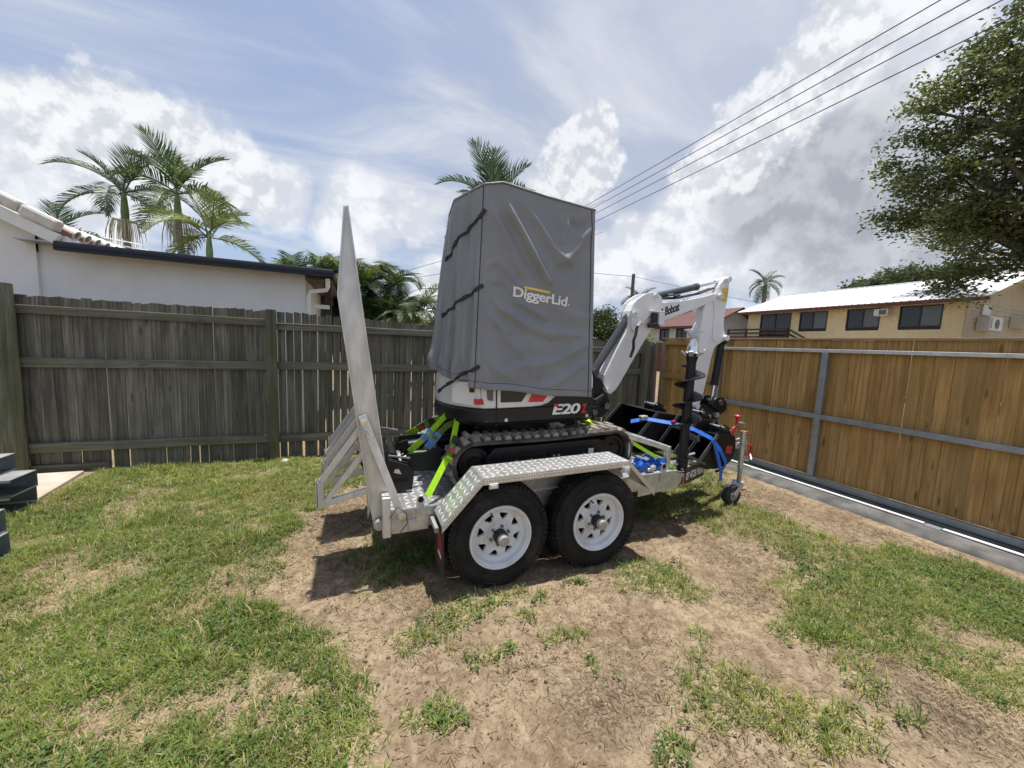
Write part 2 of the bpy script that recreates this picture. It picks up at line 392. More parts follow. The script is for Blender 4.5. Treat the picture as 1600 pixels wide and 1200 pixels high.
mk('bright_galv', (.84, .85, .85), .35, .2, .04, 6)
mk('slab_concrete', (.52, .455, .37), .9, 0, .1, 5, .4, 80, dirt=(.38, .31, .23), dirtscale=2, dirtamt=.5)
mk('wall_white', (.79, .79, .775), .8, 0, .03, 2, .25, 120, dirt=(.66, .67, .68), dirtscale=1.2, dirtamt=.3)
mk('trim_white', (.80, .80, .78), .6, 0, .04, 3, dirt=(.60, .57, .50), dirtscale=4, dirtamt=.35)
mk('navy', (.009, .012, .024), .4, 0, .08, 4, spec=.35)
mk('soffit', (.16, .13, .10), .8)
mk('tile_white', (.66, .64, .60), .7, 0, .1, 8, dirt=(.40, .26, .18), dirtscale=6, dirtamt=.6)
mk('tile_brown', (.28, .14, .09), .8, 0, .2, 8)
mk('board_yellow', (.74, .63, .38), .65, 0, .05, 2, dirt=(.52, .42, .25), dirtscale=1, dirtamt=.3)
mk('gable_tan', (.47, .41, .29), .75, 0, .05, 2)
mk('roof_white', (.84, .84, .84), .42, .0, .03, 2, dirt=(.70, .70, .70), dirtscale=.6, dirtamt=.3)
mk('fascia_maroon', (.13, .045, .035), .6)
mk('roof_red', (.115, .045, .04), .7, 0, .12, 3)
mk('wall_offwhite', (.70, .71, .69), .75, 0, .04, 2)
mk('brick_dark', (.10, .055, .045), .85, 0, .2, 8)
mk('frame_dark', (.03, .028, .03), .5)
mk('frame_alu', (.55, .56, .57), .4, .5)
mk('glass', (.015, .018, .022), .08, 0, .1, spec=.6)
mk('pane_pale', (.10, .11, .115), .12, 0, .1, spec=.6)
mk('ac_white', (.66, .67, .66), .5, 0, .04)
mk('ac_grille', (.12, .12, .12), .6)
mk('wood_dark', (.055, .03, .022), .7, 0, .15)
mk('pole_wood', (.14, .12, .10), .85, 0, .2, 4, stretch=(6, 6, .5))
mk('wire', (.07, .075, .085), .6)
mk('stake', (.30, .17, .11), .85, 0, .2, 9, stretch=(8, 8, .6))
mk('stone', (.55, .52, .47), .85, 0, .15, 12, .5)
mk('bark', (.10, .085, .068), .9, 0, .3, 7, .8, 30, stretch=(3, 3, .7))
mk('palm_trunk', (.235, .22, .195), .85, 0, .2, 5, .6, 25, stretch=(1, 1, 6))
mk('palm_shaft', (.12, .19, .065), .45, 0, .15, 3)
leafmat('frond', c1=(.032, .062, .028), c2=(.075, .125, .05), trans=.28, rough=.42, obj=.25)
leafmat('frond_light', c1=(.07, .10, .035), c2=(.15, .19, .06), trans=.3, rough=.45, obj=.25)
leafmat('frond_blue', c1=(.035, .07, .045), c2=(.07, .12, .08), trans=.25, rough=.4, obj=.2)
leafmat('seed', c1=(.42, .37, .25), c2=(.62, .57, .42), trans=.2, rough=.8)
leafmat('leaf_attr', attr='tint', trans=.35)
leafmat('grass_attr', attr='tint', trans=.35, rough=.6)

def cover_material():
    m = bpy.data.materials.new('cover_cloth'); m.use_nodes = True; t = NT(m.node_tree); b = t.n['Principled BSDF']
    tc = t.new('ShaderNodeTexCoord').outputs['Object']
    n = t.noise(tc, 4, 5, .6); c = t.mix(t.ss(n, .3, .7), (.205, .219, .238), (.238, .253, .273))
    t.l.new(c, b.inputs['Base Color']); b.inputs['Roughness'].default_value = .55; b.inputs['Specular IOR Level'].default_value = .35
    bn = t.new('ShaderNodeBump'); bn.inputs['Strength'].default_value = .22; bn.inputs['Distance'].default_value = .010
    h = t.m('ADD', t.m('MULTIPLY', t.noise(tc, 7, 4, .55, 1.2), 1.0), t.m('MULTIPLY', t.noise(tc, 420, 2, .5), .03))
    t.l.new(h, bn.inputs['Height']); t.l.new(bn.outputs[0], b.inputs['Normal'])
    M['cover_cloth'] = m
cover_material()
# ------------------------------------------------------------------ ground
def _h(ix, iy, s):
    n = (ix.astype(np.int64) * 374761393 + iy.astype(np.int64) * 668265263 + s * 974634771) & 0x7fffffff
    n = ((n ^ (n >> 13)) * 1274126177) & 0x7fffffff
    return ((n ^ (n >> 16)) & 0xffff) / 65535.0
def vn(x, y, s=0):
    ix = np.floor(x); iy = np.floor(y); fx = x - ix; fy = y - iy; fx = fx * fx * (3 - 2 * fx); fy = fy * fy * (3 - 2 * fy)
    a, b, c, d = _h(ix, iy, s), _h(ix + 1, iy, s), _h(ix, iy + 1, s), _h(ix + 1, iy + 1, s)
    return (a * (1 - fx) + b * fx) * (1 - fy) + (c * (1 - fx) + d * fx) * fy
def fbm(x, y, s=0, o=4):
    r = 0; a = .5; t = 0
    for i in range(o): r = r + a * vn(x * 2 ** i, y * 2 ** i, s + i * 17); t += a; a *= .5
    return r / t
def sdpoly(x, y, P):
    P = np.array(P, float); n = len(P); d = np.full(x.shape, 1e9); ins = np.zeros(x.shape, bool)
    for i in range(n):
        a = P[i]; b = P[(i + 1) % n]; e = b - a; wx = x - a[0]; wy = y - a[1]
        t = np.clip((wx * e[0] + wy * e[1]) / (e @ e + 1e-9), 0, 1); d = np.minimum(d, (wx - e[0] * t) ** 2 + (wy - e[1] * t) ** 2)
        c = ((a[1] > y) != (b[1] > y)) & (x < (b[0] - a[0]) * (y - a[1]) / (b[1] - a[1] + 1e-12) + a[0]); ins ^= c
    return np.where(ins, 1, -1) * np.sqrt(d)
LAWN = [(-3.04, 4.87), (-2.5, 5.2), (-1.66, 5.2), (-0.43, 5.2), (-0.1, 4.9), (-0.23, 4.09), (-0.27, 3.49), (-0.5, 3.6), (-0.4, 3.18), (-0.47, 2.91), (-0.34, 2.52), (-0.49, 2.5), (-0.87, 2.84), (-0.41, 2.22), (-0.17, 2.0), (-0.07, 1.68), (-0.02, 1.29), (-0.1, 0.8), (-2.0, 0.6), (-7, 1.4), (-7, 4.56)]
PATCH = [([(2.2, 1.32), (2.65, 1.40), (3.2, 1.45), (4.0, 1.5), (4.3, 1.2), (4.35, 0.91), (4.3, 0.3), (2.82, 0.2), (2.78, 0.54), (2.7, 0.63), (2.68, 0.75), (2.59, 0.9), (2.41, 1.01), (2.23, 1.12)], .86),
         ([(1.52, 1.2), (1.72, 1.15), (1.72, 0.98), (1.94, 0.78), (1.89, 0.71), (1.7, 0.74), (1.46, 0.86), (1.41, 1.0), (1.22, 1.13)], .66),
         ([(2.85, 3.04), (3.72, 2.46), (3.75, 1.72), (3.8, 1.38), (3.24, 1.24), (2.92, 1.57), (2.86, 1.85), (2.74, 2.09)], .42),
         ([(1.57, 2.04), (1.92, 2.06), (2.2, 1.8), (2.12, 1.68), (1.8, 1.68), (1.48, 1.85)], .52),
         ([(2.54, 1.58), (3.02, 1.58), (3.2, 1.4), (2.6, 1.45)], .55),
         ([(0.01, 5.2), (1.27, 5.2), (4.35, 4.89), (4.4, 3.33), (3.5, 2.6), (2.6, 2.5), (0.96, 4.16), (0.28, 4.35)], .5),
         ([(-.3, 5.2), (.6, 5.2), (.3, 4.2), (-.25, 3.9)], .7)]
STRAW = [(-1.46, 2.97, 0.22, 0.17), (-0.62, 2.67, 0.31, 0.2), (-0.99, 1.84, 0.16, 0.11), (-0.7, 1.75, 0.18, 0.10), (-0.34, 1.68, 0.09, 0.05), (-0.82, 2.39, 0.15, 0.07), (-0.26, 1.59, 0.06, 0.06), (-1.59, 2.7, 0.2, 0.1), (-1.17, 4.63, 0.25, 0.1), (-.75, 3.3, .12, .1), (-2.2, 3.5, .2, .1)]
TUFT = [(0.42, 1.89, 0.14, 0.08, 0.6), (0.8, 1.78, 0.07, 0.05, 0.7), (0.63, 1.98, 0.15, 0.07, 0.5), (0.24, 1.36, 0.09, 0.06, 0.7), (0.12, 1.4, 0.04, 0.04, 0.5), (-0.03, 1.6, 0.05, 0.08, 0.7), (0.98, 1.55, 0.07, 0.04, 0.7), (1.01, 1.26, 0.06, 0.04, 0.5), (0.55, 1.6, 0.09, 0.04, 0.5), (2.16, 0.75, 0.06, 0.05, 0.5), (1.09, 1.03, 0.04, 0.03, 0.6), (0.96, 1.9, 0.04, 0.05, 0.7), (0.29, 2.54, 0.2, 0.21, 0.75), (1.63, 1.33, 0.09, 0.04, 0.4), (2.17, 0.89, 0.13, 0.05, 0.4), (1.25, 1.95, .05, .03, .5)]
def vegmask(x, y):
    wx = x + (fbm(x * 3.1, y * 3.1, 5) - .5) * .42; wy = y + (fbm(x * 3.1, y * 3.1, 9) - .5) * .36
    m = np.clip(sdpoly(wx, wy, LAWN) / .10 + .5, 0, 1)
    for P, w in PATCH: m = np.maximum(m, w * np.clip(sdpoly(wx, wy, P) / .16 + .5, 0, 1))
    for cx, cy, a, b, w in TUFT: m = np.maximum(m, w * np.clip(1.35 - np.hypot((wx - cx) / a, (wy - cy) / b) * .7, 0, 1))
    for cx, cy, a, b in STRAW: m = m * (1 - .68 * np.clip(1.5 - np.hypot((wx - cx) / a, (wy - cy) / b), 0, 1))
    br = fbm(x * 2.3 + 7, y * 2.3, 31, 4); m = m * np.clip((br - .22) / .15, .32, 1)
    m = np.where(x > 4.50, 0, m)
    return m
def ghgt(x, y):
    h = (fbm(x * 1.3, y * 1.3, 3, 3) - .5) * .035 + (fbm(x * 9, y * 9, 21, 4) - .5) * .020
    v = np.clip(1 - vegmask(x, y) * 1.5, 0, 1); h = h + v * ((fbm(x * 20, y * 20, 51, 3) - .5) * .026 - np.abs(fbm(x * 9 + 3, y * 9, 57, 3) - .5) * .03)
    # faint tyre ruts in the bare soil
    t = (x - .55) * .35 + (y - 1.15); ru = np.sin((x * .94 - y * .34) * 62) * np.exp(-((x - .66) / .10) ** 2 - ((y - 1.22) / .22) ** 2); h = h + ru * .013
    ru2 = np.sin((x * .2 + y * .98) * 75) * np.exp(-((x + .02) / .14) ** 2 - ((y - 2.45) / .22) ** 2); h = h + ru2 * .008
    # wheels press slightly into the soil
    return h * np.clip((5.4 - y) / .3, 0, 1) * np.clip((4.62 - x) / .2, 0, 1) - .004
def build_ground():
    fx = np.arange(-3.9, 4.75, .0225); fy = np.arange(.1, 5.45, .0225)
    xs = np.concatenate([[-600, -200, -80, -30, -12, -6], fx, [5, 6, 9, 14, 25, 60, 200, 600]]); ys = np.concatenate([[-600, -150, -40, -10, -3, -1, -.4], fy, [5.7, 7, 10, 16, 30, 70, 200, 600]])
    X, Y = np.meshgrid(xs, ys); near = (X > -4) & (X < 4.8) & (Y > 0) & (Y < 5.5)
    Z = np.where(near, ghgt(X, Y), -.004); nx, ny = len(xs), len(ys)
    V = np.stack([X, Y, Z], -1).reshape(-1, 3); i = np.arange(nx * ny).reshape(ny, nx)
    Fq = np.stack([i[:-1, :-1], i[:-1, 1:], i[1:, 1:], i[1:, :-1]], -1).reshape(-1, 4)
    m = bpy.data.materials.new('soil'); m.use_nodes = True; t = NT(m.node_tree); b = t.n['Principled BSDF']
    tc = t.new('ShaderNodeTexCoord').outputs['Object']; veg = t.new('ShaderNodeAttribute', attribute_name='veg').outputs['Fac']
    n1 = t.noise(tc, 1.6, 6, .62, .3); n2 = t.noise(tc, 14, 6, .7, .2); n3 = t.noise(tc, 70, 4, .7)
    soil = t.mix(t.ss(n1, .32, .66), (.185, .133, .084), (.305, .235, .155))
    soil = t.mix(t.m('MULTIPLY', t.ss(n2, .46, .66), .75), soil, (.130, .09, .058))
    soil = t.mix(t.m('MULTIPLY', t.ss(n2, .52, .30), .55), soil, (.39, .318, .222))
    soil = t.mix(t.m('MULTIPLY', t.ss(n3, .50, .68), .6), soil, (.090, .061, .041))
    soil = t.mix(t.m('MULTIPLY', t.ss(n3, .42, .25), .5), soil, (.44, .37, .265))
    st = t.noise(t.map(tc, scale=(1, 1.6, 1)), 34, 5, .7, 1.1)
    lit = t.mix(t.ss(st, .38, .62), (.15, .115, .06), (.42, .345, .215))
    lit = t.mix(t.m('MULTIPLY', t.ss(n3, .45, .65), .6), lit, (.075, .075, .028))
    damp = t.m('MULTIPLY', t.ss(t.m('ADD', t.v('DISTANCE', t.map(tc, scale=(1, 1.5, 0)), (.98, 1.78, 0)), t.m('MULTIPLY', n2, .5)), .28, .62, 1, 0), t.ss(n3, .30, .62))
    damp2 = t.m('MULTIPLY', t.ss(t.m('ADD', t.v('DISTANCE', t.map(tc, scale=(.8, 1.6, 0)), (1.95, 1.02, 0)), t.m('MULTIPLY', n2, .6)), .35, .75, 1, 0), t.ss(n3, .34, .6))
    soil = t.mix(t.m('MULTIPLY', t.m('MAXIMUM', damp, damp2), .75), soil, (.045, .031, .022))
    c = t.mix(t.ss(veg, .08, .5, 0, .9), soil, lit)
    t.l.new(c, b.inputs['Base Color']); b.inputs['Roughness'].default_value = .95; b.inputs['Specular IOR Level'].default_value = .15
    bn = t.new('ShaderNodeBump'); bn.inputs['Strength'].default_value = .8; bn.inputs['Distance'].default_value = .012
    t.l.new(t.m('ADD', t.m('MULTIPLY', n3, .5), t.m('MULTIPLY', n2, .6)), bn.inputs['Height']); t.l.new(bn.outputs[0], b.inputs['Normal'])
    o = raw('ground', V, Fq, m, base=(0, 0, 0), smooth=180); o['kind'] = 'structure'
    vg = np.where(near, vegmask(X, Y), .4 * np.clip(.2 - X, 0, 1)).reshape(-1)
    a = o.data.attributes.new('veg', 'FLOAT', 'POINT'); a.data.foreach_set('value', vg.astype(np.float32))
build_ground()

SLAB = [(-2.50, 4.30), (-2.585, 5.10), (-9, 5.10), (-9, 4.30)]
def blades(n, xr, yr, keep, hmin, hmax, wmin, wmax, lean, colfn, name, label, flat=False, clump=None):
    T = clump or 1; nt = n // T; x = NR.uniform(*xr, nt); y = NR.uniform(*yr, nt)
    p = keep(x, y); k = NR.random(nt) < p; x = x[k]; y = y[k]; az = None; tone = NR.random(len(x))
    if clump:
        x = np.repeat(x, T); y = np.repeat(y, T); tone = np.repeat(tone, T); az = NR.uniform(0, 2 * np.pi, len(x)); rr = np.abs(NR.normal(0, .016, len(x))); x = x + np.cos(az) * rr; y = y + np.sin(az) * rr; az = az + NR.normal(0, .6, len(x))
    n = len(x)
    k = ~((x < -2.5) & (y > 4.25) & (y < 5.15)) & ~((x < -2.08) & (y > 3.09) & (y < 3.37)) & ~((x < -2.49) & (y > 4.05) & (y < 4.33)); x = x[k]; y = y[k]; tone = tone[k]; n = len(x); az = az[k] if az is not None else None
    z = ghgt(x, y); a = NR.uniform(0, 2 * np.pi, n) if az is None else az; h = NR.uniform(hmin, hmax, n) * (0.6 + .8 * fbm(x * 2.1, y * 2.1, 77)); w = NR.uniform(wmin, wmax, n)
    ln = NR.uniform(*lean, n)                 # lean from upright
    dx, dy = np.cos(a), np.sin(a); sx, sy = -dy, dx
    b = np.stack([x, y, z - .004], -1)
    if flat: b[:, 2] += NR.uniform(.004, .014, n)
    s = np.stack([sx * w / 2, sy * w / 2, 0 * w], -1)
    m1 = b + np.stack([dx * np.sin(ln * .6) * h * .55, dy * np.sin(ln * .6) * h * .55, np.cos(ln * .6) * h * .55], -1)
    tip = m1 + np.stack([dx * np.sin(ln * 1.4) * h * .5, dy * np.sin(ln * 1.4) * h * .5, np.cos(ln * 1.4) * h * .45], -1)
    if flat:
        tip[:, 2] = b[:, 2] + NR.uniform(-.004, .012, n); m1[:, 2] = b[:, 2] + NR.uniform(0, .012, n); m1[:, :2] += NR.normal(0, .006, (n, 2))
    V = np.stack([b - s, b + s, m1 - s * .9, m1 + s * .9, tip], 1).reshape(-1, 3); i = np.arange(n) * 5
    o = raw(name, V, [np.stack([i, i + 1, i + 3, i + 2], -1), np.stack([i + 2, i + 3, i + 4], -1)], M['grass_attr'], base=(0, 0, 0))
    vcol(o.data, 'tint', np.repeat(colfn(x, y, n, tone), 5, 0)); tag(o, label, None, kind='stuff'); o['category'] = name
    return o
def gcol(x, y, n, tone):
    g1 = np.array([.065, .115, .022]); g2 = np.array([.27, .34, .07]); g3 = np.array([.46, .43, .13]); s = np.array([.50, .41, .26])
    f = np.clip(NR.normal(.05, .12, n) + tone * .85 + (fbm(x * 1.7, y * 1.7, 12) - .5) * .9, 0, 1)[:, None]; c = g1 * (1 - f) + g2 * f
    yl = (NR.random(n) < np.clip((fbm(x * 1.1, y * 1.1, 41) - .45) * 1.5, .03, .4))[:, None]; c = np.where(yl, g3 * NR.uniform(.6, 1.1, (n, 1)), c)
    dead = (NR.random(n) < .13 + .12 * (tone > .8))[:, None]; c = np.where(dead, s * NR.uniform(.6, 1.1, (n, 1)), c)
    return c
def scol(x, y, n, tone):
    s = np.array([.42, .335, .215]); d = np.array([.075, .05, .03]); f = (NR.random(n) ** 1.0)[:, None]
    sp = strawpatch(x, y)[:, None] > .3; f = np.where(sp, f * .35, f); s = np.where(sp, s * 1.2, s)
    return s * (1 - f) + d * f
def vm(x, y): return vegmask(x, y)
def strawpatch(x, y):
    m = np.zeros_like(x)
    for cx, cy, a, b in STRAW: m = np.maximum(m, np.clip(1.5 - np.hypot((x - cx) / a, (y - cy) / b), 0, 1))
    return m * .9 + .35 * np.clip((x - 2.2) / .3, 0, 1) * np.clip((1.0 - y) / .2, 0, 1)
blades(1080000, (-4.2, 4.5), (.45, 5.2), lambda x, y: vm(x, y) ** 1.5 * np.clip(1.15 - (y - 2) * .17, .35, 1), .022, .062, .0024, .0050, (.35, 1.35), gcol, 'grass', 'short patchy green lawn grass growing over the yard', clump=9)
blades(130000, (-4.2, 4.5), (.45, 5.2), lambda x, y: vm(x, y) * np.clip((fbm(x * 1.9, y * 1.9, 63) - .5) * 5, 0, 1), .05, .105, .003, .006, (.25, 1.1), gcol, 'grass', 'longer grass tufts standing out of the lawn', clump=10)
blades(300000, (-4.2, 4.4), (.45, 4.6), lambda x, y: np.clip(.16 + 1.8 * (fbm(x * 2.7, y * 2.7, 90) - .36) + strawpatch(x, y), .08, 1), .012, .070, .0014, .0032, (1.2, 1.6), scol, 'straw', 'dry dead grass stalks lying on the bare soil', flat=True)
def weeds():
    """small round-leaved weeds on the soil and in the thin grass"""
    n = 26000; x = NR.uniform(-4.2, 4.4, n); y = NR.uniform(.5, 5.1, n)
    p = vegmask(x, y) * np.clip((fbm(x * 1.3 + 4, y * 1.3, 111) - .40) * 5, 0, 1) * np.where(x > .2, 1.3, .55); k = NR.random(n) < p; x = x[k]; y = y[k]; n = len(x)
    k = ~((x < -2.4) & (y > 4.2)); x = x[k]; y = y[k]; n = len(x) * 9; x = np.repeat(x, 9) + NR.normal(0, .013, n); y = np.repeat(y, 9) + NR.normal(0, .013, n)
    z = ghgt(x, y) + NR.uniform(.004, .04, n); a = NR.uniform(0, 6.283, n); r = NR.uniform(.003, .0078, n); tx = NR.uniform(-.5, .5, (n, 2))
    P = []
    for q in range(5):
        th = a + q * 2 * np.pi / 5; cx, cy = np.cos(th) * r * (1.35 if q == 0 else 1), np.sin(th) * r; P.append(np.stack([x + cx, y + cy, z + cx * tx[:, 0] + cy * tx[:, 1]], -1))
    V = np.stack(P, 1).reshape(-1, 3); i = np.arange(n) * 5
    o = raw('weeds', V, np.stack([i, i + 1, i + 2, i + 3, i + 4], -1), M['grass_attr'], base=(0, 0, 0))
    f = NR.random((n, 1)); vcol(o.data, 'tint', np.repeat(np.array([.055, .105, .022]) * (1 - f) + np.array([.14, .22, .05]) * f, 5, 0)); tag(o, 'small round-leaved green weeds scattered over lawn and soil', 'weeds', kind='stuff')
weeds()
def clods():
    n = 30000; x = NR.uniform(-1.2, 4.4, n); y = NR.uniform(.5, 3.6, n); k = NR.random(n) < np.clip(1 - vegmask(x, y) * 2, .03, 1) * np.clip((fbm(x * 2, y * 2, 140) - .40) * 4, .06, 1); x = x[k]; y = y[k]; n = len(x)
    z = ghgt(x, y); s = NR.gamma(2., .0013, n) + .0012
    D = np.array([(1, 0, 0), (0, 1, 0), (-1, 0, 0), (0, -1, 0), (0, 0, .8), (0, 0, -.6)], float); V = np.stack([x, y, z], -1)[:, None, :] + D[None] * s[:, None, None] * NR.uniform(.6, 1.5, (n, 6, 1))
    i = np.arange(n)[:, None] * 6; T = np.array([(0, 1, 4), (1, 2, 4), (2, 3, 4), (3, 0, 4), (1, 0, 5), (2, 1, 5), (3, 2, 5), (0, 3, 5)])
    o = raw('soil_clods', V.reshape(-1, 3), (i[:, :, None] + T[None]).reshape(-1, 3), M['grass_attr'], base=(0, 0, 0))
    f = NR.random((n, 1)); vcol(o.data, 'tint', np.repeat(np.array([.105, .074, .048]) * (1 - f) + np.array([.27, .205, .135]) * f, 6, 0)); tag(o, 'loose crumbs of brown soil on the bare ground', 'soil', kind='stuff')
clods()
s_ = MB().prism(SLAB, 'xy', -.05, .035).build('concrete_path', M['slab_concrete'], bevel=.008, base=(-4, 4.7, 0)); tag(s_, 'pale concrete path slab at the foot of the grey fence', 'path', kind='structure')
# footing under the gate: rough rounded concrete strip
def footing():
    n = 120; V = []; ys = np.linspace(-2.0, 5.15, n)
    prof = [(4.52, -.06), (4.535, -.015), (4.56, .018), (4.61, .038), (4.70, .046), (4.90, .048), (5.08, .048), (5.08, -.06)]
    for yy in ys:
        for q, (px, pz) in enumerate(prof):
            w = (fbm(np.array([yy * 2.2 + q * .1]), np.array([q * .35]), 8)[0] - .5); V.append((px + w * .07 * (1 if q < 4 else 0) + (0.0), yy, pz + w * .02 * (1 if 0 < q < 5 else 0)))
    m = len(prof); F_ = np.array([(i * m + q, i * m + q + 1, (i + 1) * m + q + 1, (i + 1) * m + q) for i in range(n - 1) for q in range(m - 1)])
    o = raw('kerb', np.array(V), F_[:, ::-1], M['concrete'], base=(0, 0, 0), smooth=60); tag(o, 'rough grey concrete footing strip below the sliding gate', 'kerb', kind='structure')
footing()
st = MB(); st.lathe([(.001, .035), (.03, .032), (.048, .015), (.05, 0), (.03, -.01)], (-.80, 5.06, .0), 'z', 9); o = st.build('stone', M['stone'], smooth=60, base=(-.80, 5.06, 0)); tag(o, 'small pale stone on the grass beside the round fence post', 'stone')

# ------------------------------------------------------------------ weathered paling fence
def old_fence():
    F = thing('paling_fence', 'weathered grey-green paling fence with three rails along the back of the yard', 'fence', (0, 5.25, 0))
    B = Vector((0, 5.25, 0))
    def topz(x): return 1.775 if x < -.9 else 1.775 - .03 * (x + .9)
    meshes = []
    for i in range(9):
        w = random.uniform(.0735, .0778); d = random.uniform(-.012, .012); e = random.uniform(-.004, .004)
        b = MB(); z0, z1 = -1.84, 0
        b._add([(-w / 2, 0, z0), (w / 2, 0, z0), (w / 2, .016, z0), (-w / 2, .016, z0), (-w / 2 + e, 0, z1 + d), (w / 2 - e * .5, 0, z1 - d * .6), (w / 2, .016, z1 - d * .6), (-w / 2, .016, z1 + d)],
               [(0, 3, 2, 1), (4, 5, 6, 7), (0, 1, 5, 4), (1, 2, 6, 5), (2, 3, 7, 6), (3, 0, 4, 7)])
        meshes.append(b.mesh('picket', M['old_timber']))
    x = -6.2
    while x < 4.93:
        o = bpy.data.objects.new('picket', random.choice(meshes)); COL.objects.link(o); o.parent = F
        gap = .0; rr = random.random()
        if x > -.95 and x < .1: gap = .008 + .006 * rr
        elif rr < .10: gap = .005
        o.location = (x, .02 + random.uniform(-.003, .003), topz(x) + random.gauss(0, .0055)); o.rotation_euler = (0, random.gauss(0, .0045), 0); o.scale = (1, 1, 1 + random.uniform(-.012, 0))
        x += .0772 + gap + random.uniform(-.003, .002)
    px = [-6.3, -3.12, -.93, 1.24, 3.05, 4.58]
    for a, b in zip(px[:-1], px[1:]):
        for z0, z1 in ((1.592, 1.675), (1.092, 1.188), (.2, .297)):
            dz = -.03 * max(0, (a + b) / 2 + .9) if z1 > 1.5 else random.uniform(-.008, .008)
            m = MB(); n = 6
            for k in range(n):
                x0 = a + .03 + (b - a - .06) * k / n; x1 = a + .03 + (b - a - .06) * (k + 1) / n
            m.box(a + .04, b - .04, 5.222, 5.266, z0 + dz, z1 + dz)
            o = m.build('rail', M['old_rail'], F, bevel=.006); o.rotation_euler = (0, random.uniform(-.004, .004), 0)
    for i, x in enumerate(px):
        r = .088 if x == -3.12 else .056; h = 1.87 if x == -3.12 else 1.785 if x < 1 else 1.70
        m = MB(); pts = []
        if x == 4.58: m.box(x - .05, x + .05, 5.13, 5.22, -.1, 1.66)
        else:
            for k in range(7):
                z = -.1 + (h + .1) * k / 6; pts.append((x + random.uniform(-.006, .006), 5.17 + random.uniform(-.004, .004), z))
            m.pipe(pts, [r * random.uniform(.96, 1.04) for _ in pts], 16)
        m.build('post', M['old_post'], F, smooth=50)
    pl = MB().box(-3.05, -2.45, 5.225, 5.262, .0, .075).build('plinth_board', M['old_rail'], F, bevel=.004)
    MB().box(-6.2, -3.2, 5.225, 5.262, .0, .08).build('plinth_board', M['old_rail'], F, bevel=.004)
old_fence()
o = MB().bar((4.745, 5.06, -.05), (4.735, 5.09, 1.66), .03, .022, (0, 1, 0)).build('garden_stake', M['stake'], base=(4.74, 5.06, 0)); tag(o, 'thin brown stake leaning on the dark fence near the corner', 'stake')

# ------------------------------------------------------------------ new timber: fixed bay and sliding gate
def gate():
    G = thing('sliding_gate', 'golden timber sliding gate with grey steel frame and timber capping', 'gate', (5.0, 2.0, .05))
    B = Vector((5.0, 2.0, .05)); ms = []
    for i in range(7):
        w = random.uniform(.0965, .0995); b = MB(); b.prism([(.003, -w / 2), (0, -w / 2 + .003), (0, w / 2 - .003), (.003, w / 2), (.016, w / 2), (.016, -w / 2)], 'xy', 0, 1.60); ms.append(b.mesh('picket', M['new_timber']))
    def pickets(parent, y0, y1, z0, base):
        y = y0
        while y > y1:
            o = bpy.data.objects.new('picket', random.choice(ms)); COL.objects.link(o); o.parent = parent
            o.location = (5.012 - base.x + random.uniform(0, .007), y - base.y, z0 - base.z + random.uniform(-.002, .002)); o.rotation_euler = (random.gauss(0, .002), 0, 0)
            y -= .1005 + (random.random() < .07) * .003 + random.uniform(-.0015, .001)
    pickets(G, 4.03, -1.6, .118, B)
    def steel(n, x0, x1, y0, y1, z0, z1, mat='gate_steel'): return MB().box(x0, x1, y0, y1, z0, z1).build(n, M[mat], G, bevel=.004)
    steel('top_rail', 4.965, 5.008, -1.7, 4.08, 1.575, 1.613, 'gate_rail')
    steel('middle_rail', 4.958, 5.004, -1.7, 4.08, .803, .857)
    steel('bottom_rail', 4.945, 5.008, -1.7, 4.08, .056, .118)
    for z0, z1 in ((.859, 1.573), (.12, .801)):
        steel('upright', 4.960, 5.006, 2.655, 2.718, z0, z1); steel('upright', 4.960, 5.006, 4.02, 4.078, z0, z1); steel('upright', 4.960, 5.006, .30, .36, z0, z1)
    MB().box(4.985, 5.075, -1.7, 4.075, 1.722, 1.742).build('cap', M['cap_timber'], G, bevel=.003)
    T = thing('gate_track', 'bright galvanised ground track below the sliding gate', 'track', (4.775, 2, .05))
    for a, b in ((1.62, 5.0), (-1.9, 1.50)): MB().box(4.755, 4.795, a, b, .050, .064).build('rail_length', M['bright_galv'], T, bevel=.006)
    for y in (4.6, 3.2, 1.56, .2): MB().box(4.73, 4.82, y - .05, y + .05, .0485, .0525).build('fixing_plate', M['gate_steel'], T)
    N = thing('timber_fence', 'new golden timber fence bay between the gate and dark corner', 'fence', (5.0, 4.6, 0))
    NB = Vector((5.0, 4.6, 0)); pickets(N, 5.13, 4.10, .10, NB)
    MB().box(4.955, 5.010, 4.12, 5.13, 1.625, 1.712).build('rail', M['new_rail'], N, bevel=.004)
    MB().box(4.955, 5.010, 4.12, 5.13, 1.06, 1.15).build('rail', M['new_rail'], N, bevel=.004)
    MB().box(4.955, 5.010, 4.12, 5.13, .2, .29).build('rail', M['new_rail'], N, bevel=.004)
    MB().box(4.955, 5.05, 5.135, 5.215, 0, 1.69).build('post', M['cap_timber'], N, bevel=.005)
    MB().box(4.95, 5.075, 4.08, 5.21, 1.722, 1.742).build('cap', M['cap_timber'], N, bevel=.003)
gate()

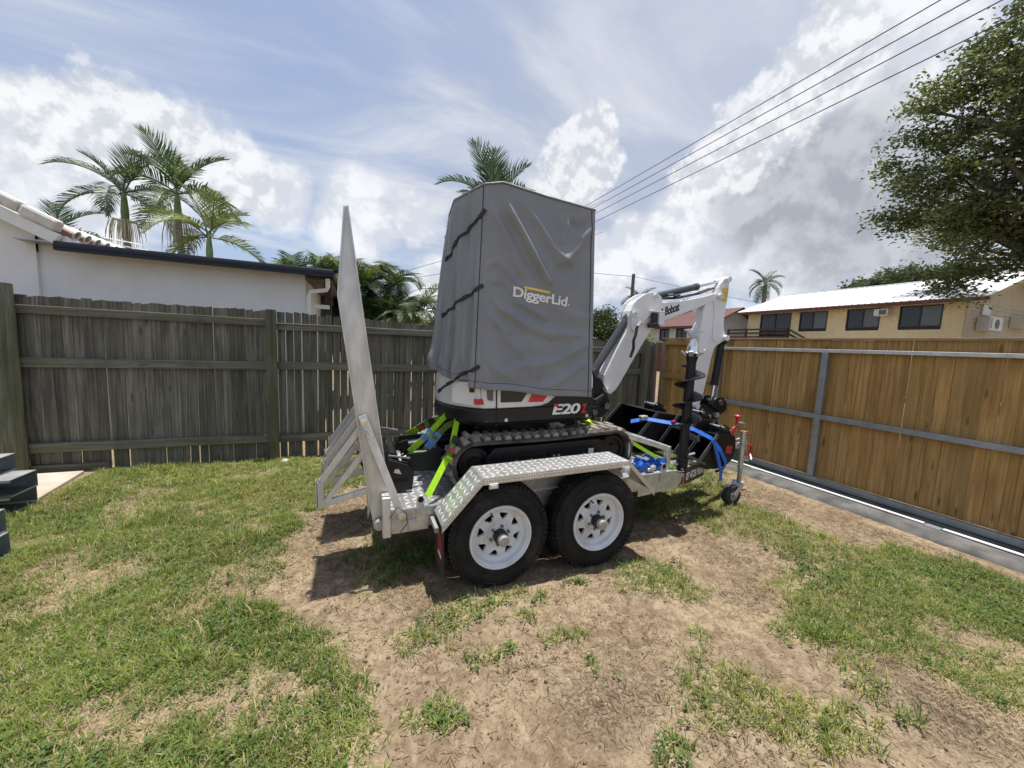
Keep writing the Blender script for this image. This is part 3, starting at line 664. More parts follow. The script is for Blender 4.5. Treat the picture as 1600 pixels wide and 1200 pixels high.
# ------------------------------------------------------------------ stack of steel sections at the left edge
def beams():
    def channel(end, length, w, h, label, open_side=True, ang=0):
        """galvanised C purlin lying with its open side towards the yard; end = near right corner at ground"""
        b = Vector(end); t = thing('steel_section', label, 'steel beam', b, 'galvanised steel sections stacked at the edge of the yard')
        th = .006; lip = .02; L = length
        MB().box(-L, 0, w - th, w, 0, h).build('web', M['beam_steel'], t, base=(0, 0, 0)).location = (0, 0, 0)
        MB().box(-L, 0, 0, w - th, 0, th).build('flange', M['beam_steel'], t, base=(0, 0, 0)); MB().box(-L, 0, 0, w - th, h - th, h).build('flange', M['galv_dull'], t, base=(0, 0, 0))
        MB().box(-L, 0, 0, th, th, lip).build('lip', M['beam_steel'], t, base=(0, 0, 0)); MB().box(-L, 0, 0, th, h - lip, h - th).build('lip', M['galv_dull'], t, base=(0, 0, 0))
        t.rotation_euler = (0, 0, ang)
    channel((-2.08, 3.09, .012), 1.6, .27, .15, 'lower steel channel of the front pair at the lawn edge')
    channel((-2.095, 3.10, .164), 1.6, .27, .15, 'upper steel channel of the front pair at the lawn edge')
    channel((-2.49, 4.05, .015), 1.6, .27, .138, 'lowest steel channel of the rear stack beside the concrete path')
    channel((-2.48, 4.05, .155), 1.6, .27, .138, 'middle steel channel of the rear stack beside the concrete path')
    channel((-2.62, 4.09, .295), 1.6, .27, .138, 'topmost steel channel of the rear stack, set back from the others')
beams()

# ------------------------------------------------------------------ white house behind the grey fence
def white_house():
    H = thing('white_house', 'white rendered house with navy fascia and white tiled gable behind the fence', 'house', (-3, 6.6, 0))
    MB().box(-12, -.74, 6.62, 12, 0, 2.37).build('wall', M['wall_white'], H)
    MB().box(-3.66, -.74, 6.6195, 6.75, 2.3705, 2.4735).build('wall_top', M['wall_white'], H)
    MB().box(-12, -3.62, 6.575, 6.618, 0, 2.62).build('wall_panel', M['wall_white'], H)
    MB().prism([(-3.62, 2.375), (-3.62, 2.62), (-5.6, 3.60), (-5.6, 2.375)], 'xz', 6.58, 6.85).build('gable_wall', M['wall_white'], H)
    MB().box(-3.68, -3.30, 6.6185, 6.76, 2.489, 2.63).build('wall_infill', M['wall_white'], H)
    # low roof with navy gutter
    f = MB(); f.prism([(6.33, 2.384), (6.335, 2.462), (6.345, 2.492), (6.38, 2.492), (6.40, 2.455), (6.40, 2.384)], 'yz', -3.34, -.345); f.build('gutter', M['navy'], H, bevel=.004)
    MB().box(-3.34, -.345, 6.322, 6.3325, 2.425, 2.437).build('gutter_bead', M['navy'], H)
    MB().box(-3.70, -.36, 6.384, 11.8, 2.474, 2.488).build('roof_sheet', M['galv_dull'], H)
    MB().box(-3.34, -.365, 6.402, 6.618, 2.44, 2.46).build('soffit', M['soffit'], H)
    MB().box(-.738, -.365, 6.62, 11.5, 2.36, 2.40).build('soffit', M['soffit'], H)
    MB().box(-.36, -.335, 6.41, 11.5, 2.372, 2.47).build('fascia', M['navy'], H)
    # downpipe
    d = MB(); d.pipe([(-.42, 6.44, 2.37), (-.42, 6.46, 2.25), (-.44, 6.52, 2.21), (-.66, 6.55, 2.17), (-.69, 6.56, 2.10), (-.69, 6.56, .0)], .032, 8); d.build('downpipe', M['trim_white'], H, smooth=50)
    dk = MB().box(-.50, -.40, 6.9, 7.05, 1.7, 2.36).build('post', M['wood_dark'], H)
    MB().box(-.66, -.42, 6.75, 6.85, 1.94, 2.0).build('meter_box', M['trim_white'], H, bevel=.008)
    # gable verge: barge board and half-round capping tiles, falling to the right
    a = Vector((-5.2, 6.36, 3.50)); e = Vector((-3.30, 6.36, 2.545)); dr = (e - a).normalized(); nr = Vector((-dr.z, 0, dr.x))
    if nr.z < 0: nr = -nr
    def quadbar(p, q, n0, n1, y0, y1, name, mat, bev=.006):
        m = MB(); m._add([p + nr * n0 + Vector((0, y0, 0)), q + nr * n0 + Vector((0, y0, 0)), q + nr * n0 + Vector((0, y1, 0)), p + nr * n0 + Vector((0, y1, 0)), p + nr * n1 + Vector((0, y0, 0)), q + nr * n1 + Vector((0, y0, 0)), q + nr * n1 + Vector((0, y1, 0)), p + nr * n1 + Vector((0, y1, 0))],
                         [(0, 3, 2, 1), (4, 5, 6, 7), (0, 1, 5, 4), (1, 2, 6, 5), (2, 3, 7, 6), (3, 0, 4, 7)]); return m.build(name, M[mat], H, bevel=bev)
    quadbar(a, e, -.10, .03, 0, .05, 'barge_board', 'trim_white')
    L = (e - a).length; k = 0
    for s0, s1 in ((0, .42), (.415, .86), (.855, 1.30), (1.295, 1.735), (1.73, 2.08)):
        if s0 > L: break
        p = a + dr * s0; q = a + dr * min(s1, L); up = .012 * (k % 2)
        quadbar(p, q, .034 + up, .175 + up, -.035 - up * .5, .10, 'verge_tile', 'tile_white', .035); k += 1
    # tiled roof plane behind the verge, tile ends along its eave
    m = MB(); m._add([(-3.28, 6.46, 2.60), (-3.28, 11.5, 2.60), (-6.5, 11.5, 3.35), (-6.5, 6.46, 3.35)], [(0, 1, 2, 3)]); m.build('tiled_roof', M['tile_white'], H)
    mm = MB(); mm.lathe([(.001, -.14), (.062, -.14), (.062, .05), (.05, .05), (.05, -.1)], (0, 0, 0), 'x', 10); me = mm.mesh('tile', M['tile_white'], None, 50); mb = MB().box(-.05, .035, -.085, .085, -.055, .0).mesh('tile_bed', M['tile_brown'])
    for i in range(18):
        for q, nm in ((me, 'tile'), (mb, 'tile_bed')):
            o = bpy.data.objects.new(nm, q); COL.objects.link(o); o.parent = H; o.location = Vector((-3.27, 6.55 + i * .2, 2.63)) - Vector((-3, 6.6, 0)); o.rotation_euler = (0, .47, 0)
    MB().box(-3.33, -3.27, 6.46, 11, 2.492, 2.575).build('eave_board', M['trim_white'], H)
white_house()
A_ = thing('tv_antenna', 'spindly white roof antenna in front of the palm trunk', 'antenna', (-3.54, 8.27, 2.49))
MB().tube((-3.54, 8.27, 2.45), (-3.54, 8.27, 2.94), .012, 6).build('mast', M['trim_white'], A_)
for z, l, a in ((2.90, .24, .2), (2.82, .30, .25), (2.75, .2, .2)):
    MB().tube((-3.54 - l, 8.27 - l * a, z + .02), (-3.54 + l, 8.27 + l * a, z - .02), .007, 5).build('boom', M['trim_white'], A_)
    for k in range(-3, 4): MB().tube((-3.54 + l * k / 3.4, 8.27 + l * k / 3.4 * a - .08, z - .02 * k / 3.4), (-3.54 + l * k / 3.4, 8.27 + l * k / 3.4 * a + .08, z - .02 * k / 3.4), .004, 4).build('element', M['trim_white'], A_)

# ------------------------------------------------------------------ yellow house across the street
def window(H, x, y0, y1, z0, z1, pale=True):
    """sliding window in a wall facing -x: frame, two panes"""
    f = MB(); fw = .05
    f.box(x - .03, x + .06, y0, y0 + fw, z0, z1).box(x - .03, x + .06, y1 - fw, y1, z0, z1).box(x - .03, x + .06, y0 + fw, y1 - fw, z0, z0 + fw).box(x - .03, x + .06, y0 + fw, y1 - fw, z1 - fw, z1)
    ym = (y0 + y1) / 2; f.box(x - .028, x + .05, ym - .025, ym + .025, z0 + fw, z1 - fw)
    w = f.build('window', M['frame_dark'], H)
    MB().box(x + .012, x + .018, y0 + fw, ym - .025, z0 + fw, z1 - fw).build('pane', M['pane_pale' if pale else 'glass'], w); MB().box(x + .022, x + .028, ym + .025, y1 - fw, z0 + fw, z1 - fw).build('pane', M['glass'], w)
    return w
def lapped(x, y0, y1, z0, z1, holes, pitch=.16, axis='x', sgn=1):
    """weatherboards as lapped boards leaving window openings"""
    m = MB(); z = z0
    while z < z1 - .01:
        zt = min(z + pitch, z1); segs = [(y0, y1)]
        for a, b, c, d in holes:
            if zt > c + .01 and z < d - .01:
                ns = []
                for s, e in segs:
                    if b <= s or a >= e: ns.append((s, e)); continue
                    if a > s: ns.append((s, a))
                    if b < e: ns.append((b, e))
                segs = ns
        for s, e in segs:
            if axis == 'x': m._add([(x - .022, s, z), (x - .022, e, z), (x + .02, e, z), (x + .02, s, z), (x - .004, s, zt), (x - .004, e, zt), (x + .02, e, zt), (x + .02, s, zt)], [(0, 1, 5, 4), (0, 3, 2, 1), (0, 4, 7, 3), (1, 2, 6, 5), (4, 5, 6, 7)])
            else: m._add([(s, x - .022, z), (e, x - .022, z), (e, x + .02, z), (s, x + .02, z), (s, x - .004, zt), (e, x - .004, zt), (e, x + .02, zt), (s, x + .02, zt)], [(0, 1, 5, 4), (0, 3, 2, 1), (0, 4, 7, 3), (1, 2, 6, 5), (4, 5, 6, 7)])
        z = zt
    return m
def yellow_house():
    H = thing('yellow_house', 'yellow weatherboard house with white metal roof beyond the timber gate', 'house', (24, 12, 0))
    X = 24.0; Y0, Y1 = 7.9, 17.7
    holes = [(14.98, 16.85, 2.2, 4.16), (13.08, 14.51, 3.16, 4.16), (10.79, 12.19, 3.17, 4.16), (8.61, 10.07, 3.17, 4.16)]
    lapped(X, Y0 + .03, Y1, 0, 4.24, holes).build('weatherboards', M['board_yellow'], H)
    MB().box(X + .16, 31.9, Y0 + .06, Y1, 0, 4.3).build('wall', M['gable_tan'], H)
    for a, b, c, d in holes[1:]: window(H, X, a, b, c, d)
    a, b, c, d = holes[0]; window(H, X, a, b, c, d, False).name = 'door'
    for a, b, c, d in holes: MB().box(X + .06, X + .155, a, b, c - .1, d + .04).build('reveal', M['frame_dark'], H)
    lapped(Y0, X + .02, 32, 0, 4.3, [], axis='y').build('gable_boards', M['gable_tan'], H)
    g = MB().prism([(X + .02, 4.302), (28, 5.70), (32, 4.302)], 'xz', Y0 + .01, Y0 + .12); g.build('gable', M['gable_tan'], H)
    MB().box(X - .035, X + .03, Y0 - .03, Y0 + .035, 0, 4.3).build('corner_board', M['gable_tan'], H)
    # roof
    def slope(x0, z0, x1, z1, name):
        n = 40; m = MB(); ys = [Y0 - .75 + (Y1 - Y0 + 1.15) * k / n for k in range(n + 1)]
        d = Vector((x1 - x0, 0, z1 - z0)).normalized(); nn = Vector((-d.z, 0, d.x)); nn = nn if nn.z > 0 else -nn
        for k in range(n):
            for p, q, h in ((ys[k], ys[k] + (ys[k + 1] - ys[k]) * .8, 0), (ys[k] + (ys[k + 1] - ys[k]) * .8, ys[k + 1], .025)):
                A0 = Vector((x0, p, z0)) + nn * h; A1 = Vector((x1, p, z1)) + nn * h; B1 = Vector((x1, q, z1)) + nn * h; B0 = Vector((x0, q, z0)) + nn * h
                m._add([A0, B0, B1, A1, A0 - nn * .03, B0 - nn * .03, B1 - nn * .03, A1 - nn * .03], [(0, 1, 2, 3), (7, 6, 5, 4), (0, 4, 5, 1), (1, 5, 6, 2), (3, 2, 6, 7), (0, 3, 7, 4)])
        return m.build(name, M['roof_white'], H)
    slope(X - .55, 4.335, 28.0, 5.84, 'roof'); slope(32.55, 4.335, 28.01, 5.84, 'roof')
    MB().box(27.86, 28.14, Y0 - .76, Y1 + .41, 5.815, 5.875).build('ridge_cap', M['roof_white'], H)
    MB().box(X - .55, X - .49, Y0 - .74, Y1 + .4, 4.17, 4.31).build('fascia', M['fascia_maroon'], H)
    MB().box(X - .49, X - .02, Y0 - .7, Y1 + .38, 4.245, 4.262).build('soffit', M['gable_tan'], H)
    for s in (-1, 1):
        p, q = Vector((28, Y0 - .75, 5.77)), Vector((28 + s * 4.55, Y0 - .75, 4.27)); MB().bar(p, q, .05, .15).build('barge_board', M['gable_tan'], H)
    # hanging light fringe along the eave
    m = MB(); y = Y0 - .4
    while y < Y1:
        l = random.uniform(.05, .24); m.box(X - .565, X - .556, y, y + .012, 4.17 - l, 4.19); y += random.uniform(.06, .14)
    m.build('light_fringe', M['fascia_maroon'], H)['kind'] = 'stuff'
    # window air conditioner, split unit and vent unit on the gable wall
    a = MB().box(X - .42, X + .0, 10.34, 10.89, 3.72, 4.05).build('air_conditioner', M['ac_white'], H, bevel=.02); MB().box(X - .43, X - .421, 10.40, 10.68, 3.77, 4.0).build('grille', M['ac_grille'], a)
    def acbox(x0, x1, z0, z1, dpt, name):
        b = MB().box(x0, x1, Y0 - dpt, Y0 - .025, z0, z1).build(name, M['ac_white'], H, bevel=.02)
        if name == 'outdoor_unit':
            c = ((x0 * .42 + x1 * .58), Y0 - dpt - .01, (z0 + z1) / 2); f = MB(); f.lathe([(.001, 0), (.18, -.005), (.205, 0), (.205, .01)], c, 'y', 20); f.build('fan_grille', M['ac_grille'], b)
            for k in range(5): MB().box(x0 + .05, x0 + .22, Y0 - dpt - .012, Y0 - dpt - .002, z0 + .1 + k * .09, z0 + .14 + k * .09).build('slot', M['ac_grille'], b)
        else:
            for k in range(6): MB().box(x0 + .1, x1 - .1, Y0 - dpt - .012, Y0 - dpt - .002, z0 + .06 + k * .07, z0 + .095 + k * .07).build('slot', M['ac_grille'], b)
    acbox(24.9, 26.15, 3.04, 3.62, .42, 'outdoor_unit'); acbox(28.2, 29.9, 3.36, 3.86, .5, 'window_unit')
    MB().box(25.2, 25.95, Y0 - .08, Y0 - .025, 3.72, 4.15).build('panel', M['ac_white'], H)
    # veranda rail and stair
    for z in (2.62, 2.86, 3.08): MB().box(X - 1.22, X - 1.16, 14.4, 18.2, z, z + .10).build('veranda_rail', M['wood_dark'], H)
    for y in (14.4, 15.6, 16.9, 18.15): MB().box(X - 1.15, X - 1.06, y, y + .09, 0, 3.2).build('veranda_post', M['wood_dark'], H)
    MB().box(X - 1.1, X - .05, 14.4, 18.2, 2.25, 2.35).build('veranda_floor', M['wood_dark'], H)
    for z in (3.1, 2.85): MB().bar((X - 1.1, 14.35, z), (X - 1.1, 12.6, z - 1.0), .06, .1).build('stair_rail', M['wood_dark'], H)
yellow_house()

def red_house():
    H = thing('red_roofed_house', 'white house with dark red roof seen behind the digger arm', 'house', (23, 21, 0))
    # long axis along y too; near gable faces -y
    X, Y0, Y1 = 22.4, 19.3, 30
    hs = [(20.0, 20.75, 2.45, 3.35), (21.2, 22.2, 2.45, 3.35), (22.9, 23.9, 2.45, 3.35)]
    lapped(X, Y0, Y1, 0, 3.5, hs, .18).build('weatherboards', M['wall_offwhite'], H)
    MB().box(X + .2, 27.4, Y0 + .05, Y1, 0, 3.5).build('wall', M['wall_offwhite'], H)
    for a, b, c, d in hs: window(H, X, a, b, c, d, False)
    MB().box(X + .05, X + .18, 19.9, 24.1, 2.3, 3.42).build('reveal', M['frame_dark'], H)
    MB().prism([(X, 3.5), (24.9, 4.62), (27.4, 3.5)], 'xz', Y0 - .01, Y0 + .1).build('gable', M['wall_offwhite'], H)
    MB().box(X + .02, 27.4, Y0 - .02, Y0 + .04, 0, 3.5).build('gable_wall', M['wall_offwhite'], H)
    for s, n in ((-1, 'roof'), (1, 'roof')):
        e = 24.9 + s * 3.05; m = MB(); m._add([(e, Y0 - .5, 3.44), (e, Y1, 3.44), (24.9, Y1, 4.84), (24.9, Y0 - .5, 4.84), (e, Y0 - .5, 3.36), (e, Y1, 3.36), (24.9, Y1, 4.76), (24.9, Y0 - .5, 4.76)], [(0, 1, 2, 3), (7, 6, 5, 4), (0, 4, 5, 1), (0, 3, 7, 4), (1, 5, 6, 2)]); m.build(n, M['roof_red'], H)
    MB().box(21.78, 21.86, Y0 - .5, Y1, 3.26, 3.42).build('fascia', M['roof_red'], H)
    MB().box(X - .9, X - .06, 21.9, 26, 0, 2.2).build('brick_porch', M['brick_dark'], H)
red_house()

# ------------------------------------------------------------------ poles and wires
def pole(name, label, x, y, h, arm=None, lamp=False):
    t = thing(name, label, 'power pole', (x, y, 0)); MB().tube((x, y, -.2), (x, y, h), .15, 12, .11).build('pole', M['pole_wood'], t, smooth=50)
    if arm: MB().bar((x - arm[0], y + arm[1], h - .25), (x + arm[0], y - arm[1], h - .25), .1, .1).build('crossarm', M['pole_wood'], t)
    if lamp:
        MB().pipe([(x + .1, y, h - 1.2), (x + .7, y, h - .75), (x + 1.25, y, h - .55), (x + 1.6, y, h - .52)], .035, 6).build('lamp_arm', M['galv_dull'], t); MB().cbox((x + 1.75, y, h - .53), .45, .16, .09).build('lamp_head', M['galv_dull'], t, bevel=.02)
    return t
pole('power_pole', 'timber power pole with crossarm and lamp behind the palm clump', 2.13, 21.9, 5.0, (.75, .3), True)
pole('power_pole', 'bare timber power pole standing behind the digger boom', 17.64, 21.75, 6.75)
def wire(label, pts, r=.014, sag=0, group='overhead wires along the street'):
    a, b = Vector(pts[0]), Vector(pts[1]); n = 14; P = [a.lerp(b, k / n) - Vector((0, 0, sag * 4 * (k / n) * (1 - k / n))) for k in range(n + 1)]
    o = MB().pipe(P, r, 5).build('power_line', M['wire'], base=a); tag(o, label, 'power line', group)
for i, (z, x, l) in enumerate(((8.22, 10.0, 'highest of the four parallel wires crossing the sky'), (7.86, 9.9, 'second highest of the four parallel wires crossing the sky'), (7.62, 10.0, 'third highest of the four parallel wires crossing the sky'), (7.28, 10.05, 'lowest of the four parallel wires crossing the sky'))):
    wire(l, ((x, -14, z), (x, 40, z)), .011)
wire('upper thin wire beside the covered cab, behind the palm clump', ((1.5, 21.9, 4.92), (14, 20.5, 10.6)), .014, .3); wire('lower thin wire beside the covered cab, behind the palm clump', ((2.7, 21.8, 4.9), (14, 20.4, 8.7)), .014, .3)
wire('wire from the bare pole to the covered cab', ((17.64, 21.75, 6.6), (6, 22, 6.9)), .014, .25); wire('wire from the bare pole running behind the white roof', ((17.64, 21.75, 6.6), (40, 12, 3.6)), .014, .4)
# ------------------------------------------------------------------ tandem trailer (built level, tilted with TM)
YN, YF, YC = 2.28, 3.52, 2.90
def tread(name, rect, parent, pitch=.042, size=(.026, .0055, .0022)):
    """raised lozenge bars of checker plate on a quad: rect = (origin, u vector, v vector, normal)"""
    o, u, v, n = [np.array(q, float) for q in rect]; lu, lv = np.linalg.norm(u), np.linalg.norm(v); ud, vd = u / lu, v / lv
    V = []; Fc = []; k = 0; nu, nv = int(lu / pitch), int(lv / pitch)
    for i in range(nu):
        for j in range(nv):
            c = o + ud * ((i + .5) * lu / nu) + vd * ((j + .5) * lv / nv); s = 1 if (i + j) % 2 else -1
            a = (ud + vd * s) / math.sqrt(2); b = (ud - vd * s) / math.sqrt(2); L, Wd, Hh = size
            V += [c - a * L / 1.6, c + b * Wd, c + a * L / 1.6, c - b * Wd, c - a * L * .3 + n * Hh, c + a * L * .3 + n * Hh]
            Fc += [(k, k + 1, k + 5), (k + 1, k + 2, k + 5), (k + 2, k + 3, k + 5), (k + 3, k, k + 4), (k, k + 5, k + 4), (k + 3, k + 4, k + 5)]; k += 6
    ob = raw(name, np.array(V), np.array(Fc), M['checker_bar'], parent); ob['kind'] = 'stuff'; return ob

def wheel(parent, x, y, z, mirror=1):
    """tyre with tread blocks, white eight-hole steel rim, hub; outer face towards -y (mirror=1)"""
    s = mirror; n = 56
    def L(prof): return [(r, y + s * h) for r, h in prof]
    ty = MB(); ty.lathe(L([(.196, .012), (.215, .004), (.245, -.002), (.275, .001), (.300, .010), (.316, .026), (.326, .040), (.330, .062), (.331, .10), (.330, .138), (.326, .158), (.31, .18), (.27, .196), (.2, .19)]), (x, 0, z), 'y', n)
    tyre = ty.build('tyre', M['tyre'], parent, smooth=50)
    tb = MB()
    for k in range(60):
        a = 2 * math.pi * k / 60
        for h0, h1, da in ((.022, .052, 0), (.060, .092, .04), (.108, .14, .0), (.148, .178, .04)):
            c = math.cos(a + da), math.sin(a + da); t_ = (-c[1], c[0]); vs = []
            r0 = .3315 if .05 < (h0 + h1) / 2 < .15 else .321
            for rr in (r0 - .012, r0 + .006):
                for q, hh in ((-1, h0), (1, h0), (1, h1), (-1, h1)): vs.append((x + c[0] * rr + t_[0] * q * .0125, y + s * hh, z + c[1] * rr + t_[1] * q * .0125))
            tb._add(vs, [(4, 5, 6, 7), (0, 1, 5, 4), (1, 2, 6, 5), (2, 3, 7, 6), (3, 0, 4, 7)])
    tb.build('tread_blocks', M['tyre'], tyre)['kind'] = 'stuff'
    # sidewall rings
    sw = MB(); sw.lathe(L([(.222, .0005), (.226, -.0035), (.230, .0005)]), (x, 0, z), 'y', n); sw.lathe(L([(.286, .0015), (.290, -.001), (.294, .006)]), (x, 0, z), 'y', n); sw.build('sidewall_ring', M['tyre'], tyre, smooth=60)
    rm = MB(); rm.lathe(L([(.199, .014), (.203, .006), (.199, -.002), (.190, -.001), (.186, .010), (.177, .018), (.173, .050), (.160, .060), (.1505, .0595)]), (x, 0, z), 'y', n)
    rim = rm.build('rim', M['rim_white'], parent, smooth=35)
    # disc with eight triangular holes: built as sectors
    dm = MB(); N8 = 8; r_in, r_out = .072, .151
    def P(r, a, h): return (x + math.cos(a) * r, y + s * h, z + math.sin(a) * r)
    def hh(r): return .0595 - .014 * math.sin((r - r_in) / (r_out - r_in) * math.pi) if r > r_in else .0595
    for k in range(N8):
        a0 = 2 * math.pi * k / N8 + .15; w = 2 * math.pi / N8
        hole = [(.101, .5 - .10), (.101, .5 + .10), (.134, .5 + .28), (.141, .5 + .23), (.141, .5 - .23), (.134, .5 - .28)]
        ring_o = [(r_out, f) for f in (0, .17, .33, .5, .67, .83, 1.0)]; ring_i = [(r_in, f) for f in (0, .25, .5, .75, 1.0)]
        V = {}
        def add(lst):
            ids = []
            for r, f in lst:
                dm.v.append(P(r, a0 + w * f, hh(r))); ids.append(len(dm.v) - 1)
            return ids
        H = add(hole); O = add(ring_o); I = add(ring_i); e0 = add([(.112, 0)])[0]; e1 = add([(.112, 1.0)])[0]
        def fc(*q): dm.f.append(q); dm.mi.append(0)
        fc(H[4], H[3], O[4], O[3]); fc(O[3], O[2], H[4]); fc(H[3], H[2], O[5], O[4]); fc(H[4], O[2], O[1], H[5]); fc(H[2], O[6], O[5]); fc(H[5], O[1], O[0]); fc(H[2], e1, O[6]); fc(H[5], O[0], e0)
        fc(H[1], I[3], I[4], e1); fc(H[1], e1, H[2]); fc(H[0], e0, I[0], I[1]); fc(H[0], H[5], e0); fc(H[0], I[1], I[2], I[3], H[1])
        bk = add([(r, f) for r, f in hole]);
        for q, b in enumerate(bk):
            p = dm.v[b]; dm.v[b] = (p[0], p[1] + s * .02, p[2])
        for q in range(6): fc(H[q], H[(q + 1) % 6], bk[(q + 1) % 6], bk[q])
    disc = dm.build('disc', M['rim_white'], rim, smooth=30)
    hb = MB(); hb.lathe([(.072, y + s * .0595), (.068, y + s * .040), (.044, y + s * .038)], (x, 0, z), 'y', 32); hb.build('disc_centre', M['rim_white'], rim, smooth=30)
    MB().lathe([(.001, y + s * .10), (.19, y + s * .10)], (x, 0, z), 'y', 24).build('drum', M['hole'], rim)
    h2 = MB(); h2.lathe(L([(.044, .05), (.044, -.004), (.040, -.012), (.036, -.012)]), (x, 0, z), 'y', 24); hub = h2.build('hub', M['black_plastic'], parent, smooth=40)
    h3 = MB(); h3.lathe(L([(.036, -.005), (.034, -.045), (.029, -.050), (.001, -.052)]), (x, 0, z), 'y', 24); h3.build('hub_cap', M['galv_dull'], hub, smooth=40)
    for k in range(6):
        a = 2 * math.pi * k / 6 + .3; MB().tube((x + math.cos(a) * .060, y + s * .045, z + math.sin(a) * .060), (x + math.cos(a) * .060, y + s * .026, z + math.sin(a) * .060), .0095, 6).build('wheel_nut', M['steel_dark'], rim)
    a = 1.95; MB().tube((x + math.cos(a) * .167, y + s * .03, z + math.sin(a) * .167), (x + math.cos(a) * .158, y - s * .004, z + math.sin(a) * .158), .005, 6).build('valve', M['rubber'], rim)

def trailer():
    T = thing('tandem_trailer', 'galvanised tandem plant trailer with checker plate guards and raised rear ramps', 'trailer', (1.2, YC, 0), tilt=True)
    for x in (.825, 1.537):
        for y, s in ((2.045, 1), (3.755, -1)):
            w = bpy.data.objects.new('wheel', None); COL.objects.link(w); w.parent = T; w.empty_display_size = .05
            wheel(w, x, y, .326 if x < 1 else .306, s)
    # deck plate
    dk = MB().box(.16, 2.44, YN + .012, YF - .012, .478, .488).build('deck', M['checker_alu'], T)
    tread('deck_tread', ((.18, YN + .02, .4885), (2.24, 0, 0), (0, YF - YN - .04, 0), (0, 0, 1)), dk, .05, (.046, .0115, .0034))
    # chassis sides
    for y, s in ((YN, 1), (YF, -1)):
        a, b = sorted((y, y + s * .01)); f = MB(); f.prism([(.20, .345), (.42, .345), (.42, .372), (2.06, .372), (2.06, .318), (2.48, .345), (2.44, .492), (.20, .492)], 'xz', a, b); f.build('side_panel', M['galv'], T)
        a, b = sorted((y - s * .016, y - s * .001)); MB().box(.20, 2.44, a, b, .492, .5).build('side_lip', M['galv'], T)
        a, b = sorted((y + s * .012, y + s * .062)); MB().box(.3, 3.0 if 0 else 2.42, a, b, .36, .476).build('chassis_rail', M['galv_dull'], T)
    for x in (.22, .7, 1.18, 1.66, 2.1, 2.40): MB().box(x, x + .045, YN + .064, YF - .064, .40, .4765).build('cross_member', M['galv_dull'], T)
    # rear corner posts and lamp plate
    for y, s in ((YN, 1), (YF, -1)):
        a, b = sorted((y - s * .02, y + s * .07)); MB().box(.150, .198, a, b, .335, .585).build('rear_post', M['ramp_alu'], T, bevel=.005)
        MB().tube((.135, y + s * .02, .40), (.135, y + s * .09, .40), .03, 14).build('hinge', M['galv_dull'], T)
    MB().box(.155, .197, YN + .072, YF - .072, .36, .477).build('rear_beam', M['galv'], T, bevel=.004)
    # tie lugs
    for x in (.375, 2.30):
        l = MB(); l.prism([(x - .03, .42), (x + .03, .42), (x + .026, .54), (x + .012, .57), (x - .012, .57), (x - .026, .54)], 'xz', YN - .012, YN - .002); lo = l.build('tie_lug', M['galv'], T, bevel=.002)
        MB().lathe([(.0185, YN - .0135), (.012, YN - .0135), (.001, YN - .0128)], (x, 0, .545), 'y', 14).build('eye', M['hole'], lo)
    MB().box(.30, .42, YN - .0145, YN - .002, .36, .425).build('lug_plate', M['galv'], T, bevel=.002)
    # rear lamp cluster bar under the guard
    MB().box(.43, .452, 2.10, YN - .02, .40, .43).build('lamp_bracket', M['galv_dull'], T)
    # mudguards
    for y0, y1, near in ((2.03, 2.265, 1), (3.535, 3.77, 0)):
        prof = [(.455, .47), (.695, .722), (1.75, .722), (1.985, .48)]; t = .006
        g = MB(); out = prof; inn = [(.463, .464), (.698, .715), (1.747, .715), (1.977, .475)]
        for i in range(3):
            (ax, az), (bx, bz) = out[i], out[i + 1]; (cx, cz), (dx, dz) = inn[i], inn[i + 1]
            g._add([(ax, y0, az), (bx, y0, bz), (bx, y1, bz), (ax, y1, az), (cx, y0, cz), (dx, y0, dz), (dx, y1, dz), (cx, y1, cz)], [(0, 1, 2, 3), (7, 6, 5, 4), (0, 4, 5, 1), (2, 6, 7, 3)] + ([(0, 3, 7, 4)] if i == 0 else []) + ([(1, 5, 6, 2)] if i == 2 else []))
        G = g.build('mudguard', M['checker_alu'], T)
        ye = y0 - .0045 if near else y1 + .0005
        sk = MB()
        for (ax, az), (bx, bz) in zip(prof[:-1], prof[1:]): sk._add([(ax, ye, az), (bx, ye, bz), (bx, ye, bz - .040), (ax, ye, az - .040), (ax, ye + .004, az), (bx, ye + .004, bz), (bx, ye + .004, bz - .040), (ax, ye + .004, az - .040)], [(0, 1, 2, 3), (7, 6, 5, 4), (0, 4, 5, 1), (3, 2, 6, 7), (0, 3, 7, 4), (1, 5, 6, 2)])
        sk.build('guard_skirt', M['checker_alu'], G)
        for (ax, az), (bx, bz) in zip(prof[:-1], prof[1:]):
            d = Vector((bx - ax, 0, bz - az)); n = Vector((-d.z, 0, d.x)).normalized(); n = n if n.z > 0 else -n; dn = d.normalized()
            tread('guard_tread', (Vector((ax, y0 + .004, az)) + n * .0005 + dn * .008, d - dn * .016, (0, y1 - y0 - .008, 0), n), G, .044, (.040, .0105, .0034))
            if near: tread('skirt_tread', (Vector((ax, ye - .0005, az - .037)) + dn * .008, d - dn * .016, (0, 0, .034), (0, -1, 0)), G, .017, (.016, .0042, .002))
        ip = MB(); yy = (YN - .008) if near else (YF + .002); ip.prism([(.50, .378), (2.0, .378), (1.75, .714), (.70, .714)], 'xz', yy, yy + .005); ip.build('guard_backplate', M['galv_dull'], G)
        if near:
            for x in (.76, 1.72):
                lm = MB().box(x - .03, x + .03, y0 - .013, y0 - .006, .655, .688).build('marker_lamp', M['frame_alu'], G, bevel=.004); MB().box(x - .02, x + .02, y0 - .016, y0 - .0135, .662, .681).build('lens', M['white_print'], lm, bevel=.003)
